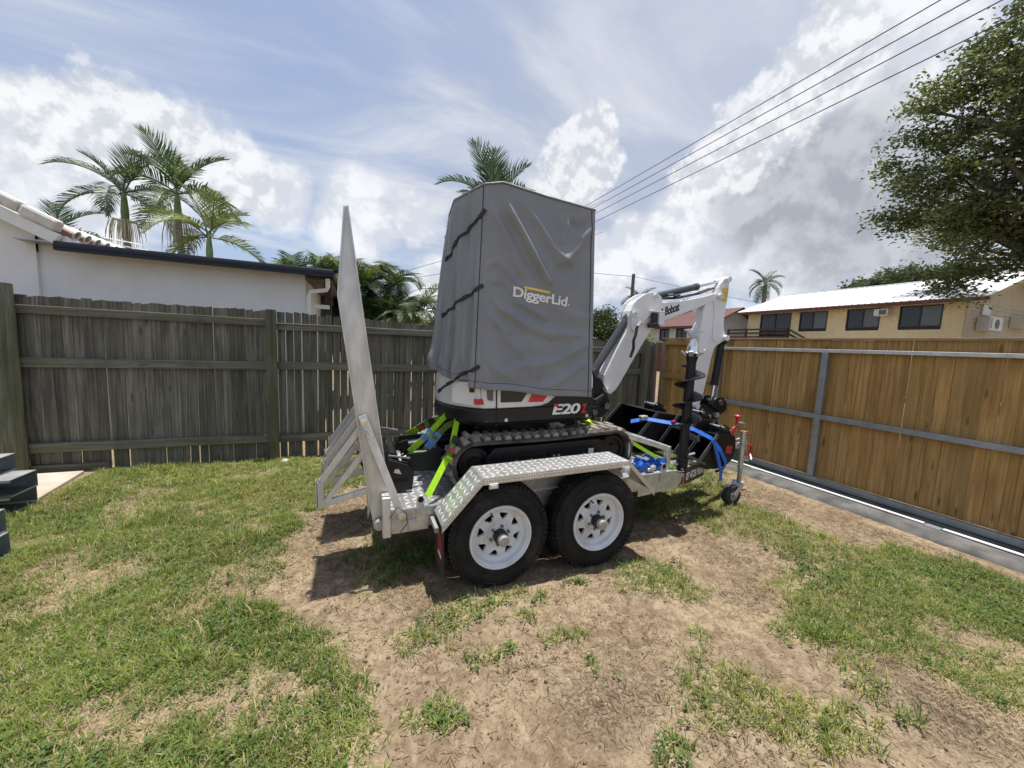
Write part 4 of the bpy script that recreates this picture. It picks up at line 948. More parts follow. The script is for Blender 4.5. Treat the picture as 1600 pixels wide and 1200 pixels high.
        fl = MB().box(.462, .470, y0 + .01, y1 - .01, .12, .46).build('mud_flap', M['rubber'], G)
        if near:
            lg = MB(); lg.prism([(2.06, .38), (2.14, .42), (2.16, .30), (2.10, .20), (2.05, .30)], 'yz', .4575, .4612); lg.build('flap_emblem', M['red_sign'], fl); MB().box(.4565, .4572, 2.06, 2.15, .255, .275).build('flap_print', M['white_print'], fl)
    # axle and spring between wheels
    for x, z in ((.825, .326), (1.537, .306)): MB().box(x - .03, x + .03, 2.2, 3.6, z - .03, z + .03).build('axle', M['galv_dull'], T)
    MB().bar((.83, 2.36, .37), (1.53, 2.36, .37), .05, .03).build('spring', M['steel_dark'], T)
    # drawbar A-frame
    def beam(a, b, w, h, n, mat='galv'): return MB().bar(a, b, w, h).build(n, M[mat], T, bevel=.006)
    tip = Vector((3.98, YC, .385)); slope = {}
    for s in (-1, 1):
        a = Vector((2.30, YC + s * .60, .385)); b = Vector((3.92, YC + s * .04, .385)); beam(a, b, .055, .13, 'drawbar'); slope[s] = (a, b)
    # wedge plate where chassis meets drawbar
    MB().prism([(2.42, YN + .02), (2.75, 2.44), (2.75, 3.36), (2.42, YF - .02)], 'xy', .452, .462).build('front_plate', M['checker_alu'], T)
    MB().box(2.75, 3.3, 2.62, 2.66, .43, .452).build('rack_bar', M['galv_dull'], T); MB().box(2.75, 3.3, 3.12, 3.16, .43, .452).build('rack_bar', M['galv_dull'], T)
    # number sign on the near drawbar
    a, b = slope[-1]; d = (b - a).normalized(); nn = Vector((d.y, -d.x, 0)).normalized(); nn = nn if nn.y < 0 else -nn
    def on_bar(s, h, off): return a + d * s + Vector((0, 0, h)) + nn * (.0275 + off)
    s0, s1, h0, h1 = .38, .77, -.085, .050
    sg = MB(); vs = [on_bar(s, h, o) for o in (.002, .006) for s, h in ((s0, h0), (s1, h0), (s1, h1), (s0, h1))]; sg._add(vs, [(0, 3, 2, 1), (4, 5, 6, 7), (0, 1, 5, 4), (1, 2, 6, 5), (2, 3, 7, 6), (3, 0, 4, 7)]); S = sg.build('sign_plate', M['black_plastic'], T)
    V, Fc = text2d('07 4728 9888', .080, .0022, .10, .95); wd = max(v[0] for v in V); k = (s1 - s0 - .03) / wd
    q = MB(); q._add([on_bar(s0 + .012 + v[0] * k, -.050 + v[1] * 1.15, .0068) for v in V], Fc); q.build('sign_lettering', M['white_print'], S)
    r_ = MB(); tri = [(s0 - .075, -.072), (s0 - .012, -.072), (s0 - .040, .0)]; r_._add([on_bar(s, h, o) for o in (.002, .007) for s, h in tri], [(0, 2, 1), (3, 4, 5), (0, 1, 4, 3), (1, 2, 5, 4), (2, 0, 3, 5)]); r_.build('red_triangle', M['red_sign'], T)
    # coupling, brake lever, chains
    MB().box(3.86, 4.02, YC - .06, YC + .06, .35, .445).build('coupling_body', M['galv'], T, bevel=.012)
    c = MB(); c.lathe([(.001, .08), (.035, .075), (.052, .05), (.056, .01), (.056, -.03), (.045, -.03)], (4.05, YC, .40), 'z', 18); c.build('coupling_head', M['galv'], T, smooth=40)
    MB().bar((3.72, YC - .06, .47), (4.02, YC - .06, .50), .03, .04).build('override_slide', M['galv'], T, bevel=.004)
    k = MB(); k.tube((3.70, YC - .08, .47), (3.755, YC - .09, .57), .011, 8); k.build('brake_lever', M['galv'], T); MB().tube((3.752, YC - .09, .555), (3.79, YC - .095, .655), .016, 10).build('lever_grip', M['red_plastic'], T, smooth=40)
    MB().pipe([(3.80, YC - .06, .49), (3.86, YC - .12, .56), (3.93, YC - .16, .58), (3.98, YC - .18, .57)], .007, 6).build('brake_cable', M['rubber'], T, smooth=60)
    h = MB(); h.pipe([(4.0, YC - .05, .47), (3.97, YC - .05, .53), (4.0, YC - .05, .57), (4.06, YC - .05, .56)], .017, 8); h.build('coupling_handle', M['red_plastic'], T, smooth=60)
    MB().pipe([(4.08, YC - .05, .42), (4.13, YC - .06, .40), (4.13, YC - .06, .33), (4.09, YC - .06, .29), (4.05, YC - .06, .31)], .016, 8).build('breakaway_hook', M['red_plastic'], T, smooth=60)
    ch = MB(); p = [(3.93, YC - .07, .37), (3.97, YC - .12, .29), (4.05, YC - .13, .27), (4.09, YC - .08, .32)]
    for i in range(len(p) - 1):
        for j in range(5):
            u = Vector(p[i]).lerp(Vector(p[i + 1]), j / 5); w = Vector(p[i]).lerp(Vector(p[i + 1]), (j + .85) / 5); ch.bar(u, w, .014 if j % 2 else .006, .006 if j % 2 else .014)
    ch.build('safety_chain', M['galv'], T)
    # jockey wheel clamped to the near drawbar
    jx, jy = 3.56, 2.56
    J = MB().tube((jx + .03, jy, .10), (jx + .03, jy, .66), .020, 16).build('jockey_post', M['galv_dull'], T, smooth=40)
    MB().tube((jx + .03, jy, .30), (jx + .03, jy, .675), .026, 16).build('outer_tube', M['galv'], J, smooth=40)
    MB().cbox((jx + .03, jy + .045, .44), .09, .09, .12).build('clamp', M['steel_dark'], J, bevel=.008); MB().bar((jx - .02, jy - .03, .40), (jx + .07, jy - .045, .38), .012, .012).build('clamp_lever', M['galv'], J)
    MB().pipe([(jx + .03, jy, .71), (jx + .03, jy, .75), (jx - .01, jy, .765), (jx - .075, jy, .765)], .009, 8).build('crank', M['galv_dull'], J, smooth=60)
    MB().lathe([(.001, 0), (.03, .002), (.034, .012), (.03, .02), (.012, .03), (.012, -.06)], (jx - .075, jy, .82), 'z', 14).build('crank_knob', M['red_plastic'], J, smooth=50); MB().tube((jx - .075, jy, .75), (jx - .075, jy, .82), .01, 8).build('crank_pin', M['red_plastic'], J)
    rg = MB(); rg.pipe([(jx - .10 + .05 * math.cos(a_ / 8 * 6.283), jy - .01, .70 + .03 * math.sin(a_ / 8 * 6.283)) for a_ in range(6)], .012, 8); rg.build('red_handle', M['red_plastic'], J, smooth=60)
    zc = .105 - (jx - .8) * math.tan(TILT) + .0; wx = jx - .07
    fk = MB(); fk.bar((jx + .03, jy - .045, .15), (wx, jy - .045, zc), .006, .05); fk.bar((jx + .03, jy + .045, .15), (wx, jy + .045, zc), .006, .05); fk.bar((jx + .045, jy, .16), (jx - .03, jy, .115), .096, .006); fk.build('fork', M['galv'], J, bevel=.002)
    jt = MB(); jt.lathe([(.055, jy - .035), (.085, jy - .04), (.10, jy - .032), (.106, jy - .01), (.106, jy + .01), (.10, jy + .032), (.085, jy + .04), (.055, jy + .035)], (wx, 0, zc), 'y', 28); jw = jt.build('jockey_wheel', M['rubber'], J, smooth=50)
    jr = MB(); jr.lathe([(.001, jy - .028), (.02, jy - .036), (.03, jy - .02), (.056, jy - .026), (.06, jy - .036)], (wx, 0, zc), 'y', 24); jr.build('jockey_rim', M['galv_dull'], jw, smooth=30)
    # rear ramps, folded up
    plate = [(-.012, 2.238), (.006, 2.241), (.066, 1.70), (.150, .95), (.186, .66), (.186, .46), (.155, .37), (.105, .36), (.084, .51), (.03, 1.0), (-.057, 1.76)]
    for y0, y1 in ((2.36, 2.80), (3.0, 3.44)):
        rp = bpy.data.objects.new('ramp', None); COL.objects.link(rp); rp.parent = T; rp.empty_display_size = .05
        for a, b in ((y0, y0 + .006), (y1 - .006, y1)):
            sp = MB().prism(plate, 'xz', a, b).build('side_plate', M['ramp_alu'], rp)
            fl = MB(); ya, yb = (a - .012, a - .0005) if a == y0 else (b + .0005, b + .012)
            for p, q in (((-.012, 2.238), (-.057, 1.76)), ((-.057, 1.76), (.03, 1.0)), ((.03, 1.0), (.084, .51)), ((.006, 2.241), (.066, 1.70)), ((.066, 1.70), (.186, .66))):
                P_ = Vector((p[0], (ya + yb) / 2, p[1])); Q_ = Vector((q[0], (ya + yb) / 2, q[1])); fl.bar(P_, Q_, yb - ya, .008, (1, 0, 0))
            fl.build('edge_flange', M['ramp_alu'], rp)
        n = 22
        for k in range(n):
            f = (k + .5) / n; z = 2.20 - f * 1.65; x = np.interp(z, [.46, .66, .95, 1.70, 2.24], [.186, .186, .150, .066, .006]) - .02
            MB().box(x - .01, x + .012, y0 + .0065, y1 - .0065, z - .018, z + .004).build('rung', M['ramp_alu'], rp)
        MB().prism([(.07, .42), (.115, .55), (.10, .78), (.035, .78), (.02, 1.1), (.028, 1.1), (.045, .79), (.075, .6)], 'xz', y0 + .02, y1 - .02).build('toe_plate', M['galv_dull'], rp)
        # triangular legs on the back of the ramp
        for yy in (y0 + .03, y1 - .03):
            lg = MB(); A1 = (-.185, yy, .545); A2 = (-.180, yy, .685); B1 = (.085, yy, .60); B2 = (.05, yy, 1.0); C1 = (.04, yy, .79)
            lg.bar(A1, B1, .035, .035, (0, 1, 0)); lg.bar((-.183, yy, .53), A2, .035, .036, (0, 1, 0)); lg.bar(A2, B2, .035, .035, (0, 1, 0)); lg.bar((-.16, yy, .56), (.06, yy, .84), .033, .033, (0, 1, 0)); lg.build('support_leg', M['ramp_alu'], rp, bevel=.003)
            MB().box(-.207, -.2025, yy - .022, yy + .022, .52, .70).build('leg_end_cap', M['galv'], rp)
        # holding brace
    br = MB(); br.bar((.052, 2.335, 1.075), (.268, 2.262, .44), .008, .045, (1, 0, 0)); B = br.build('ramp_brace', M['ramp_alu'], T, bevel=.002)
    MB().lathe([(.001, 2.322), (.018, 2.324), (.018, 2.34)], (.062, 0, 1.04), 'y', 12).build('brace_bolt', M['chrome'], B); MB().lathe([(.001, 2.238), (.018, 2.24), (.018, 2.26)], (.258, 0, .47), 'y', 12).build('brace_bolt', M['chrome'], B)
    MB().pipe([(.06, 2.318, 1.0), (.085, 2.312, .985), (.075, 2.312, .955), (.10, 2.308, .93), (.12, 2.308, .95)], .006, 6).build('spring_clip', M['chrome'], B, smooth=60)
    MB().pipe([(.19, 2.25, .46), (.235, 2.24, .53), (.285, 2.24, .48), (.29, 2.24, .42), (.25, 2.24, .37)], .003, 5).build('clip_cable', M['rubber'], B)
    # storage rack frame in front of the tracks
    f = MB(); p = [(2.02, 2.40, .79), (2.40, 2.345, .665)]; f.bar(p[0], p[1], .04, .04); f.bar((2.40, 2.345, .685), (2.40, 2.345, .49), .04, .04, (1, 0, 0)); f.bar((2.40, 2.345, .665), (2.40, 3.30, .665), .04, .04); f.bar((2.40, 3.30, .685), (2.40, 3.30, .49), .04, .04, (1, 0, 0)); f.bar((2.03, 3.30, .78), (2.40, 3.30, .665), .04, .04); f.bar((2.05, 2.40, .79), (2.05, 2.40, .49), .035, .035, (1, 0, 0)); f.build('front_rack', M['galv'], T, bevel=.004)
    return T
trailer()

# ------------------------------------------------------------------ compact excavator
DZ = .490
def track(parent, y0, y1):
    x0, x1 = .765, 1.905; R0 = .165; zc = DZ + R0 + .022
    loop = []
    def arc(cx, a0, a1, n):
        for k in range(n): a = a0 + (a1 - a0) * k / n; loop.append((cx + math.cos(a) * R0, zc + math.sin(a) * R0))
    n = 30
    for k in range(n): loop.append((x0 + (x1 - x0) * k / n, zc - R0))
    arc(x1, -math.pi / 2, math.pi / 2, 16)
    for k in range(n): f = k / n; loop.append((x1 + (x0 - x1) * f, zc + R0 - .010 * math.sin(f * math.pi) ** 2))
    arc(x0, math.pi / 2, 3 * math.pi / 2, 16)
    m = MB(); N = len(loop); c = [(p[0], p[1]) for p in loop]; cen = ((x0 + x1) / 2, zc)
    def inset(d):
        o = []
        for i in range(N):
            a, b = Vector(c[i - 1]), Vector(c[(i + 1) % N]); t_ = (b - a).normalized(); o.append((c[i][0] - t_.y * d, c[i][1] + t_.x * d))
        return o
    inn = inset(.028); V = []
    for q, (ring, yy) in enumerate(((c, y0), (inn, y0 + .004), (inn, y1 - .004), (c, y1))):
        for p in ring: V.append((p[0], yy, p[1]))
    Fc = [(a * N + i, a * N + (i + 1) % N, ((a + 1) % 4) * N + (i + 1) % N, ((a + 1) % 4) * N + i) for a in range(4) for i in range(N)]
    m._add(V, Fc); T = m.build('rubber_track', M['track_rubber'], parent, smooth=40)
    # raised rib along the outer edge
    e = MB(); e._add([(p[0], yy, p[1]) for ring, yy in ((inset(.006), y0 - .006), (inset(.02), y0 - .006), (inset(.02), y0), (inset(.006), y0)) for p in ring], Fc); e.build('edge_rib', M['track_rubber'], T, smooth=40)
    # lugs
    P = [Vector((p[0], 0, p[1])) for p in c]; per = [0]
    for i in range(N): per.append(per[-1] + (P[(i + 1) % N] - P[i]).length)
    tot = per[-1]; nl = 44; w = y1 - y0
    lg = MB(); lg._add([(-.026, .012, -.004), (.026, .012, -.004), (.026, w * .62, -.004), (-.026, w * .62, -.004), (-.015, .016, .024), (.015, .016, .024), (.015, w * .58, .024), (-.015, w * .58, .024)], [(0, 3, 2, 1), (4, 5, 6, 7), (0, 1, 5, 4), (1, 2, 6, 5), (2, 3, 7, 6), (3, 0, 4, 7)])
    lg._add([(.018, w * .45, -.004), (.066, w * .45, -.004), (.066, w - .012, -.004), (.018, w - .012, -.004), (.028, w * .48, .024), (.056, w * .48, .024), (.056, w - .016, .024), (.028, w - .016, .024)], [(0, 3, 2, 1), (4, 5, 6, 7), (0, 1, 5, 4), (1, 2, 6, 5), (2, 3, 7, 6), (3, 0, 4, 7)])
    me = lg.mesh('track_lug', M['track_lug']); bo = base_of(parent)
    for k in range(nl):
        s = tot * k / nl; i = max(j for j in range(N) if per[j] <= s + 1e-6); a, b = P[i], P[(i + 1) % N]; p = a.lerp(b, (s - per[i]) / (per[i + 1] - per[i])); t_ = (b - a).normalized(); nrm = Vector((t_.z, 0, -t_.x))
        o = bpy.data.objects.new('track_lug', me); COL.objects.link(o); o.parent = T
        xa = -t_; M3 = Matrix(((xa.x, 0, nrm.x), (0, 1, 0), (xa.z, 0, nrm.z)));
        if M3.determinant() < 0: M3 = Matrix(((t_.x, 0, nrm.x), (0, 1, 0), (t_.z, 0, nrm.z)))
        o.location = Vector((p.x, y0, p.z)) - bo; o.rotation_euler = M3.to_euler()
    # track frame with rollers, sprocket and idler
    yy = y0 + .02
    fr = MB(); fr.prism([(.84, zc - .085), (1.82, zc - .085), (1.86, zc - .03), (1.86, zc + .05), (1.76, zc + .105), (.90, zc + .105), (.84, zc + .04)], 'xz', yy, y1 - .02); FR = fr.build('track_frame', M['black_paint'], parent, bevel=.006)
    MB().prism([(.93, zc - .055), (1.30, zc - .055), (1.30, zc + .045), (.97, zc + .045)], 'xz', yy - .008, yy - .001).build('cover_plate', M['black_paint'], FR, bevel=.002); MB().prism([(1.32, zc - .055), (1.74, zc - .055), (1.70, zc + .05), (1.32, zc + .05)], 'xz', yy - .008, yy - .001).build('cover_plate', M['black_paint'], FR, bevel=.002)
    for x, z in ((1.06, .0), (1.18, .0), (1.36, .012), (1.40, .012), (1.62, 0.0)): MB().tube((x, yy - .016, zc + z), (x, yy - .006, zc + z), .011, 8).build('bolt', M['galv'], FR)
    for cx, r, nm in ((x0, .11, 'sprocket'), (x1, .115, 'idler')):
        w_ = MB(); w_.lathe([(.001, y0 + .045), (.045, y0 + .04), (.05, y0 + .06), (r * .75, y0 + .065), (r * .8, y0 + .05), (r, y0 + .05), (r + .012, y0 + .07), (r + .012, y1 - .05)], (cx, 0, zc), 'y', 26); w_.build(nm, M['black_paint'], FR, smooth=30)
    for x in (1.0, 1.2, 1.4, 1.6): MB().lathe([(.001, y0 + .05), (.045, y0 + .05), (.045, y1 - .05)], (x, 0, zc - R0 + .075), 'y', 14).build('roller', M['black_paint'], FR)
    if y0 < YC:
        MB().box(1.30, 1.42, yy - .011, yy - .0085, zc - .052, zc - .028).build('warning_sticker', M['yellow_sticker'], FR); MB().box(1.66, 1.705, yy - .011, yy - .0085, zc - .01, zc + .04).build('white_sticker', M['sticker_white'], FR)

def excavator():
    E = thing('compact_excavator', 'white and black compact excavator with raised white boom, chained on the trailer', 'excavator', (1.2, YC, DZ), tilt=True)
    tr = bpy.data.objects
    track(E, 2.385, 2.615); track(E, 3.185, 3.415)
    MB().box(.95, 1.75, 2.62, 3.18, DZ + .13, DZ + .30).build('undercarriage', M['black_paint'], E, bevel=.02)
    MB().lathe([(.001, DZ + .30), (.30, DZ + .30), (.30, DZ + .43), (.001, DZ + .43)], (1.25, YC, 0), 'z', 32).build('slew_ring', M['black_paint'], E, smooth=30)
    # house: plan outline with round tail
    def plan(d, tail=1.0):
        pts = [(1.70, 2.42 + d), (.93, 2.42 + d)]
        for a in range(0, 9): th = R(232 - a * 13 * .95 - 8 * 0); 
        cx, cy, r = 1.22, YC, .635 - d
        for k in range(15):
            th = R(180 + 52 - k * 104 / 14); pts.append((cx + math.cos(th) * r * tail, cy + math.sin(th) * r * .93))
        pts += [(.93, 3.38 - d), (1.70, 3.38 - d)]; return pts
    def shell(layers, name, mat, parent, bev=.012):
        m = MB(); n = len(layers[0][0]); o = 0
        for pl, z in layers: m.v += [(p[0], p[1], z) for p in pl]
        for i in range(len(layers) - 1):
            for k in range(n): m.f.append((i * n + k, i * n + (k + 1) % n, (i + 1) * n + (k + 1) % n, (i + 1) * n + k)); m.mi.append(0)
        m.f.append(tuple(range(n - 1, -1, -1))); m.mi.append(0); e = (len(layers) - 1) * n; m.f.append(tuple(e + k for k in range(n))); m.mi.append(0)
        return m.build(name, M[mat], parent, smooth=40, bevel=bev)
    B0 = shell([(plan(.07), .915), (plan(.015), .945), (plan(0), .965), (plan(0), 1.045), (plan(.012), 1.055)], 'lower_body', 'body_black', E, .006)
    U0 = shell([(plan(.010), 1.056), (plan(.006), 1.09), (plan(.014), 1.25), (plan(.06), 1.42), (plan(.12), 1.50)], 'engine_hood', 'white_paint', E, .008)
    MB().box(1.55, 1.66, 2.46, 3.34, 1.50, 1.52).build('floor_edge', M['black_plastic'], E)
    # canopy posts and roof under the cover
    for x, y in ((.80, 2.50), (.80, 3.28), (1.56, 2.50), (1.56, 3.28)): MB().bar((x, y, 1.4), (x, y, 2.36), .05, .05, (1, 0, 0)).build('canopy_post', M['black_paint'], E)
    MB().box(.74, 1.60, 2.46, 3.32, 2.36, 2.41).build('canopy_roof', M['black_plastic'], E, bevel=.02)
    MB().box(1.0, 1.4, 2.68, 3.12, 1.50, 1.62).build('seat', M['black_plastic'], E, bevel=.03)
    # side graphics, each a thin proud panel at the near side
    yb = 2.4215
    def panel(name, poly, mat, y=yb, th=.003, par=U0): return MB().prism(poly, 'xz', y - th, y).build(name, M[mat], par)
    panel('black_flank', [(1.19, 1.058), (1.26, 1.064), (1.315, 1.082), (1.385, 1.135), (1.43, 1.18), (1.70, 1.18), (1.70, 1.058)], 'body_black', yb + .004, .006)
    panel('side_window', [(.946, 1.10), (1.10, 1.098), (1.14, 1.152), (1.14, 1.20), (.946, 1.20)], 'glass', yb + .004, .006); panel('red_panel', [(1.155, 1.095), (1.27, 1.092), (1.30, 1.13), (1.31, 1.155), (1.19, 1.155)], 'red_plastic', yb + .004, .008)
    panel('vent_mesh', [(.852, 1.12), (.888, 1.112), (.888, 1.20), (.845, 1.20)], 'ac_grille', yb + .010, .012); panel('door_seam', [(.912, .93), (.918, .93), (.918, 1.22), (.912, 1.22)], 'hole', yb + .006, .008)
    panel('rear_reflector', [(.765, 1.088), (.835, 1.086), (.82, 1.124), (.765, 1.126)], 'red_plastic', 2.512, .07)
    for x, z in ((.985, .975), (1.645, .97)): MB().lathe([(.001, 2.410), (.012, 2.412), (.014, 2.42)], (x, 0, z), 'y', 12).build('cap', M['galv'], B0)
    # rear hatch and hinge
    hx = [(-.02, 0), (.13, 0), (.15, .06), (.15, .16), (-.02, .16)]
    hat = MB(); P0 = Vector((.645, 2.58, 1.07)); dd = Vector((.20, -.155, 0)).normalized(); nn = Vector((-dd.y, dd.x, 0)); nn = nn if nn.x < 0 else -nn
    hat._add([P0 + dd * u + Vector((0, 0, v)) + nn * o for o in (0.0, .014) for u, v in ((0, .02), (.19, .0), (.21, .07), (.20, .17), (0, .17))], [(0, 4, 3, 2, 1), (5, 6, 7, 8, 9)] + [(i, (i + 1) % 5, (i + 1) % 5 + 5, i + 5) for i in range(5)]); H_ = hat.build('rear_hatch', M['white_paint'], U0, bevel=.004)
    MB().cbox(tuple(P0 + dd * .15 + Vector((0, 0, .13)) + nn * .02), .03, .03, .06).build('hatch_hinge', M['black_plastic'], H_, bevel=.004)
    # model lettering
    def letter(body, x0, x1, z0, h, mat, sh=.16):
        V, Fc = text2d(body, 1.0, .028, sh, .88); w = max(v[0] for v in V) - min(v[0] for v in V); mx = min(v[0] for v in V); hh = max(v[1] for v in V)
        q = MB(); q._add([(x0 + (v[0] - mx) / w * (x1 - x0), 2.4185 - .0032, z0 + v[1] / hh * h) for v in V], Fc); q.build('model_lettering', M[mat], U0)
    letter('E20', 1.345, 1.585, .995, .075, 'white_print'); letter('z', 1.59, 1.645, .995, .068, 'red_plastic'); MB().box(1.366, 1.398, 2.4128, 2.4148, 1.050, 1.072).build('lettering_accent', M['red_plastic'], U0)
    # swing bracket
    MB().prism([(1.66, .90), (1.85, .86), (2.09, .845), (2.165, .90), (2.172, .985), (2.14, 1.07), (2.07, 1.20), (1.98, 1.24), (1.92, 1.10), (1.66, 1.05)], 'xz', 2.845, 2.872).build('swing_bracket', M['black_paint'], E, bevel=.006); MB().prism([(1.66, .90), (1.85, .86), (2.09, .845), (2.165, .90), (2.172, .985), (2.14, 1.07), (2.07, 1.20), (1.98, 1.24), (1.92, 1.10), (1.66, 1.05)], 'xz', 2.928, 2.955).build('swing_bracket', M['black_paint'], E, bevel=.006)
    MB().tube((1.98, YC, .80), (1.98, YC, 1.12), .06, 16).build('swing_pin', M['black_paint'], E, smooth=40)
    for x, z, r in ((2.125, .955, .030), (2.0, .90, .026), (2.10, 1.10, .022)): MB().tube((x, 2.815, z), (x, 2.985, z), r, 16).build('pin', M['steel_dark'], E, smooth=40)
    for k in range(3): MB().pipe([(1.70, 2.80 - k * .02, 1.15), (1.84, 2.78, 1.10 - k * .05), (1.97, 2.79, 1.02 - k * .03), (2.08, 2.82, 1.06)], .011, 6).build('hose', M['rubber'], E, smooth=60)
    # boom
    def smoothpoly(P, it=1):
        for _ in range(it):
            Q = []
            for i in range(len(P)):
                a, b = P[i], P[(i + 1) % len(P)]; Q += [(a[0] * .82 + b[0] * .18, a[1] * .82 + b[1] * .18), (a[0] * .18 + b[0] * .82, a[1] * .18 + b[1] * .82)]
            P = Q
        return P
    boom = [(2.075, 1.185), (2.213, 1.456), (2.335, 1.66), (2.34, 1.80), (2.40, 1.90), (2.50, 1.945), (2.70, 1.915), (2.95, 1.945), (3.236, 2.003), (3.442, 2.061), (3.474, 2.01), (3.288, 1.925), (2.765, 1.745), (2.66, 1.70), (2.615, 1.66), (2.547, 1.57), (2.413, 1.368), (2.249, 1.108), (2.168, 1.045)]
    BM = MB().prism(smoothpoly(boom), 'xz', 2.845, 2.955).build('boom', M['white_paint'], E, bevel=.008)
    # stiffening lug plates on the knee
    lug = [(2.355, 1.66), (2.40, 1.62), (2.47, 1.70), (2.60, 1.83), (2.70, 1.90), (2.69, 1.955), (2.62, 2.005), (2.50, 1.985), (2.38, 1.91), (2.345, 1.80)]
    for a, b in ((2.822, 2.8435), (2.9565, 2.978)): MB().prism(smoothpoly(lug), 'xz', a, b).build('knee_plate', M['white_paint'], BM, bevel=.004)
    MB().prism([(2.17, 1.20), (2.205, 1.18), (2.33, 1.40), (2.31, 1.42)], 'xz', 2.841, 2.8446).build('boom_rib', M['white_paint'], BM, bevel=.002)
    for x, z, r in ((2.384, 1.79, .030), (2.617, 1.962, .030), (3.447, 2.016, .030), (2.125, 1.10, .02)): MB().tube((x, 2.808, z), (x, 2.992, z), r, 18).build('pin', M['white_paint'], BM, smooth=40); 
    for x, z in ((2.384, 1.79), (2.617, 1.962), (3.447, 2.016)): MB().tube((x, 2.803, z), (x, 2.8075, z), .014, 10).build('pin_bolt', M['galv'], BM)
    # work-light box on the boom
    bx = MB(); bx.box(2.635, 2.700, 2.785, 2.7945, 1.698, 1.815).box(2.55, 2.700, 2.785, 2.8215, 1.816, 1.828).box(2.690, 2.700, 2.796, 2.8215, 1.698, 1.815); BX = bx.build('lamp_box', M['white_paint'], BM, bevel=.003); MB().box(2.565, 2.63, 2.790, 2.8215, 1.72, 1.81).build('work_lamp', M['black_plastic'], BX, bevel=.012); MB().tube((2.55, 2.775, 1.70), (2.55, 2.82, 1.70), .022, 14).build('hose_fitting', M['black_plastic'], BX)
    for k in range(3): MB().pipe([(2.66, 2.80, 1.72 - k * .02), (2.60, 2.79, 1.70 - k * .01), (2.54, 2.82, 1.68)], .009, 6).build('hose', M['rubber'], BX, smooth=60)
    for x in (2.79, 2.87, 2.97): MB().tube((x, 2.86, 1.985), (x + .07, 2.86, 2.0), .012, 8).build('hose_fitting', M['steel_dark'], BM)
    for k in range(2): MB().pipe([(2.70, 2.875 + k * .05, 1.955), (2.95, 2.875 + k * .05, 1.975), (3.2, 2.875 + k * .05, 2.03), (3.40, 2.875 + k * .05, 2.10)], .011, 6).build('hose', M['rubber'], BM, smooth=60)
    # boom maker's name
    V, Fc = text2d('Bobcat', 1.0, .035, .0, .88); w = max(v[0] for v in V); a = Vector((2.755, 1.795)); u = Vector((.178, .060)); v_ = Vector((-.002, .078)); q = MB(); hh = .72
    q._add([(a.x + u.x * v[0] / w + v_.x * v[1] / hh, 2.8432, a.y + u.y * v[0] / w + v_.y * v[1] / hh) for v in V], Fc); q.build('boom_lettering', M['black_plastic'], BM)
    MB().prism([(2.715, 1.79), (2.728, 1.794), (2.727, 1.862), (2.714, 1.858)], 'xz', 2.842, 2.8446).build('boom_mark', M['black_plastic'], BM)
    # dipper
    dip = [(3.448, 2.13), (3.52, 2.21), (3.565, 2.225), (3.588, 2.195), (3.584, 2.03), (3.556, 1.848), (3.558, 1.70), (3.604, 1.62), (3.60, 1.575), (3.545, 1.555), (3.449, 1.50), (3.417, 1.388), (3.353, 1.058), (3.284, .86), (3.195, .865), (3.215, 1.192), (3.23, 1.644), (3.262, 1.923), (3.393, 1.985)]
    DP = MB().prism(smoothpoly(dip), 'xz', 2.850, 2.950).build('dipper_arm', M['white_paint'], E, bevel=.008)
    MB().prism([(3.37, 1.99), (3.43, 2.08), (3.50, 2.06), (3.52, 1.95), (3.50, 1.75), (3.46, 1.55), (3.40, 1.58), (3.40, 1.85)], 'xz', 2.842, 2.8494).build('cheek_plate', M['white_paint'], DP, bevel=.003)
    MB().prism([(3.485, 2.10), (3.565, 2.108), (3.556, 1.97), (3.482, 1.972)], 'xz', 2.8385, 2.8415).build('warning_sticker', M['yellow_sticker'], DP)
    for x, z, r in ((3.548, 2.19, .028), (3.583, 1.60, .030), (3.24, .90, .03), (3.29, 1.46, .02)): MB().tube((x, 2.815, z), (x, 2.985, z), r, 18).build('pin', M['white_paint'], DP, smooth=40)
    MB().tube((3.30, 2.8465, 1.455), (3.30, 2.8495, 1.455), .016, 12).build('hole', M['hole'], DP)
    # rams
    def ram(p, q, f, r, rr, mat, name, y=YC):
        a = Vector((p[0], y, p[1])); b = Vector((q[0], y, q[1])); m = a.lerp(b, f)
        B_ = MB().tube(a, m, r, 18).build(name, M[mat], E, smooth=40); MB().tube(m, b, rr, 14).build('piston_rod', M['chrome'], B_, smooth=40); MB().tube(m - (b - a).normalized() * .03, m + (b - a).normalized() * .012, r * 1.1, 18).build('gland', M[mat], B_, smooth=40)
        MB().tube((a.x, y - .05, a.z), (a.x, y + .05, a.z), r * .9, 12).build('eye', M[mat], B_); return B_
    ram((2.66, 1.972), (3.545, 2.185), .60, .032, .013, 'cyl_grey', 'dipper_ram')
    c_ = ram((2.02, 1.262), (2.386, 1.79), .96, .035, .016, 'cyl_grey', 'boom_ram', 2.90)
    MB().pipe([(2.36, 2.755, 1.68), (2.345, 2.75, 1.60), (2.325, 2.75, 1.55), (2.33, 2.75, 1.48), (2.30, 2.75, 1.40)], .013, 8).build('ram_hose', M['rubber'], c_, smooth=60); MB().tube((2.355, 2.76, 1.66), (2.40, 2.76, 1.72), .016, 8).build('ram_fitting', M['chrome'], c_)
    ram((3.60, 1.565), (3.525, .95), .74, .036, .016, 'black_paint', 'bucket_ram')
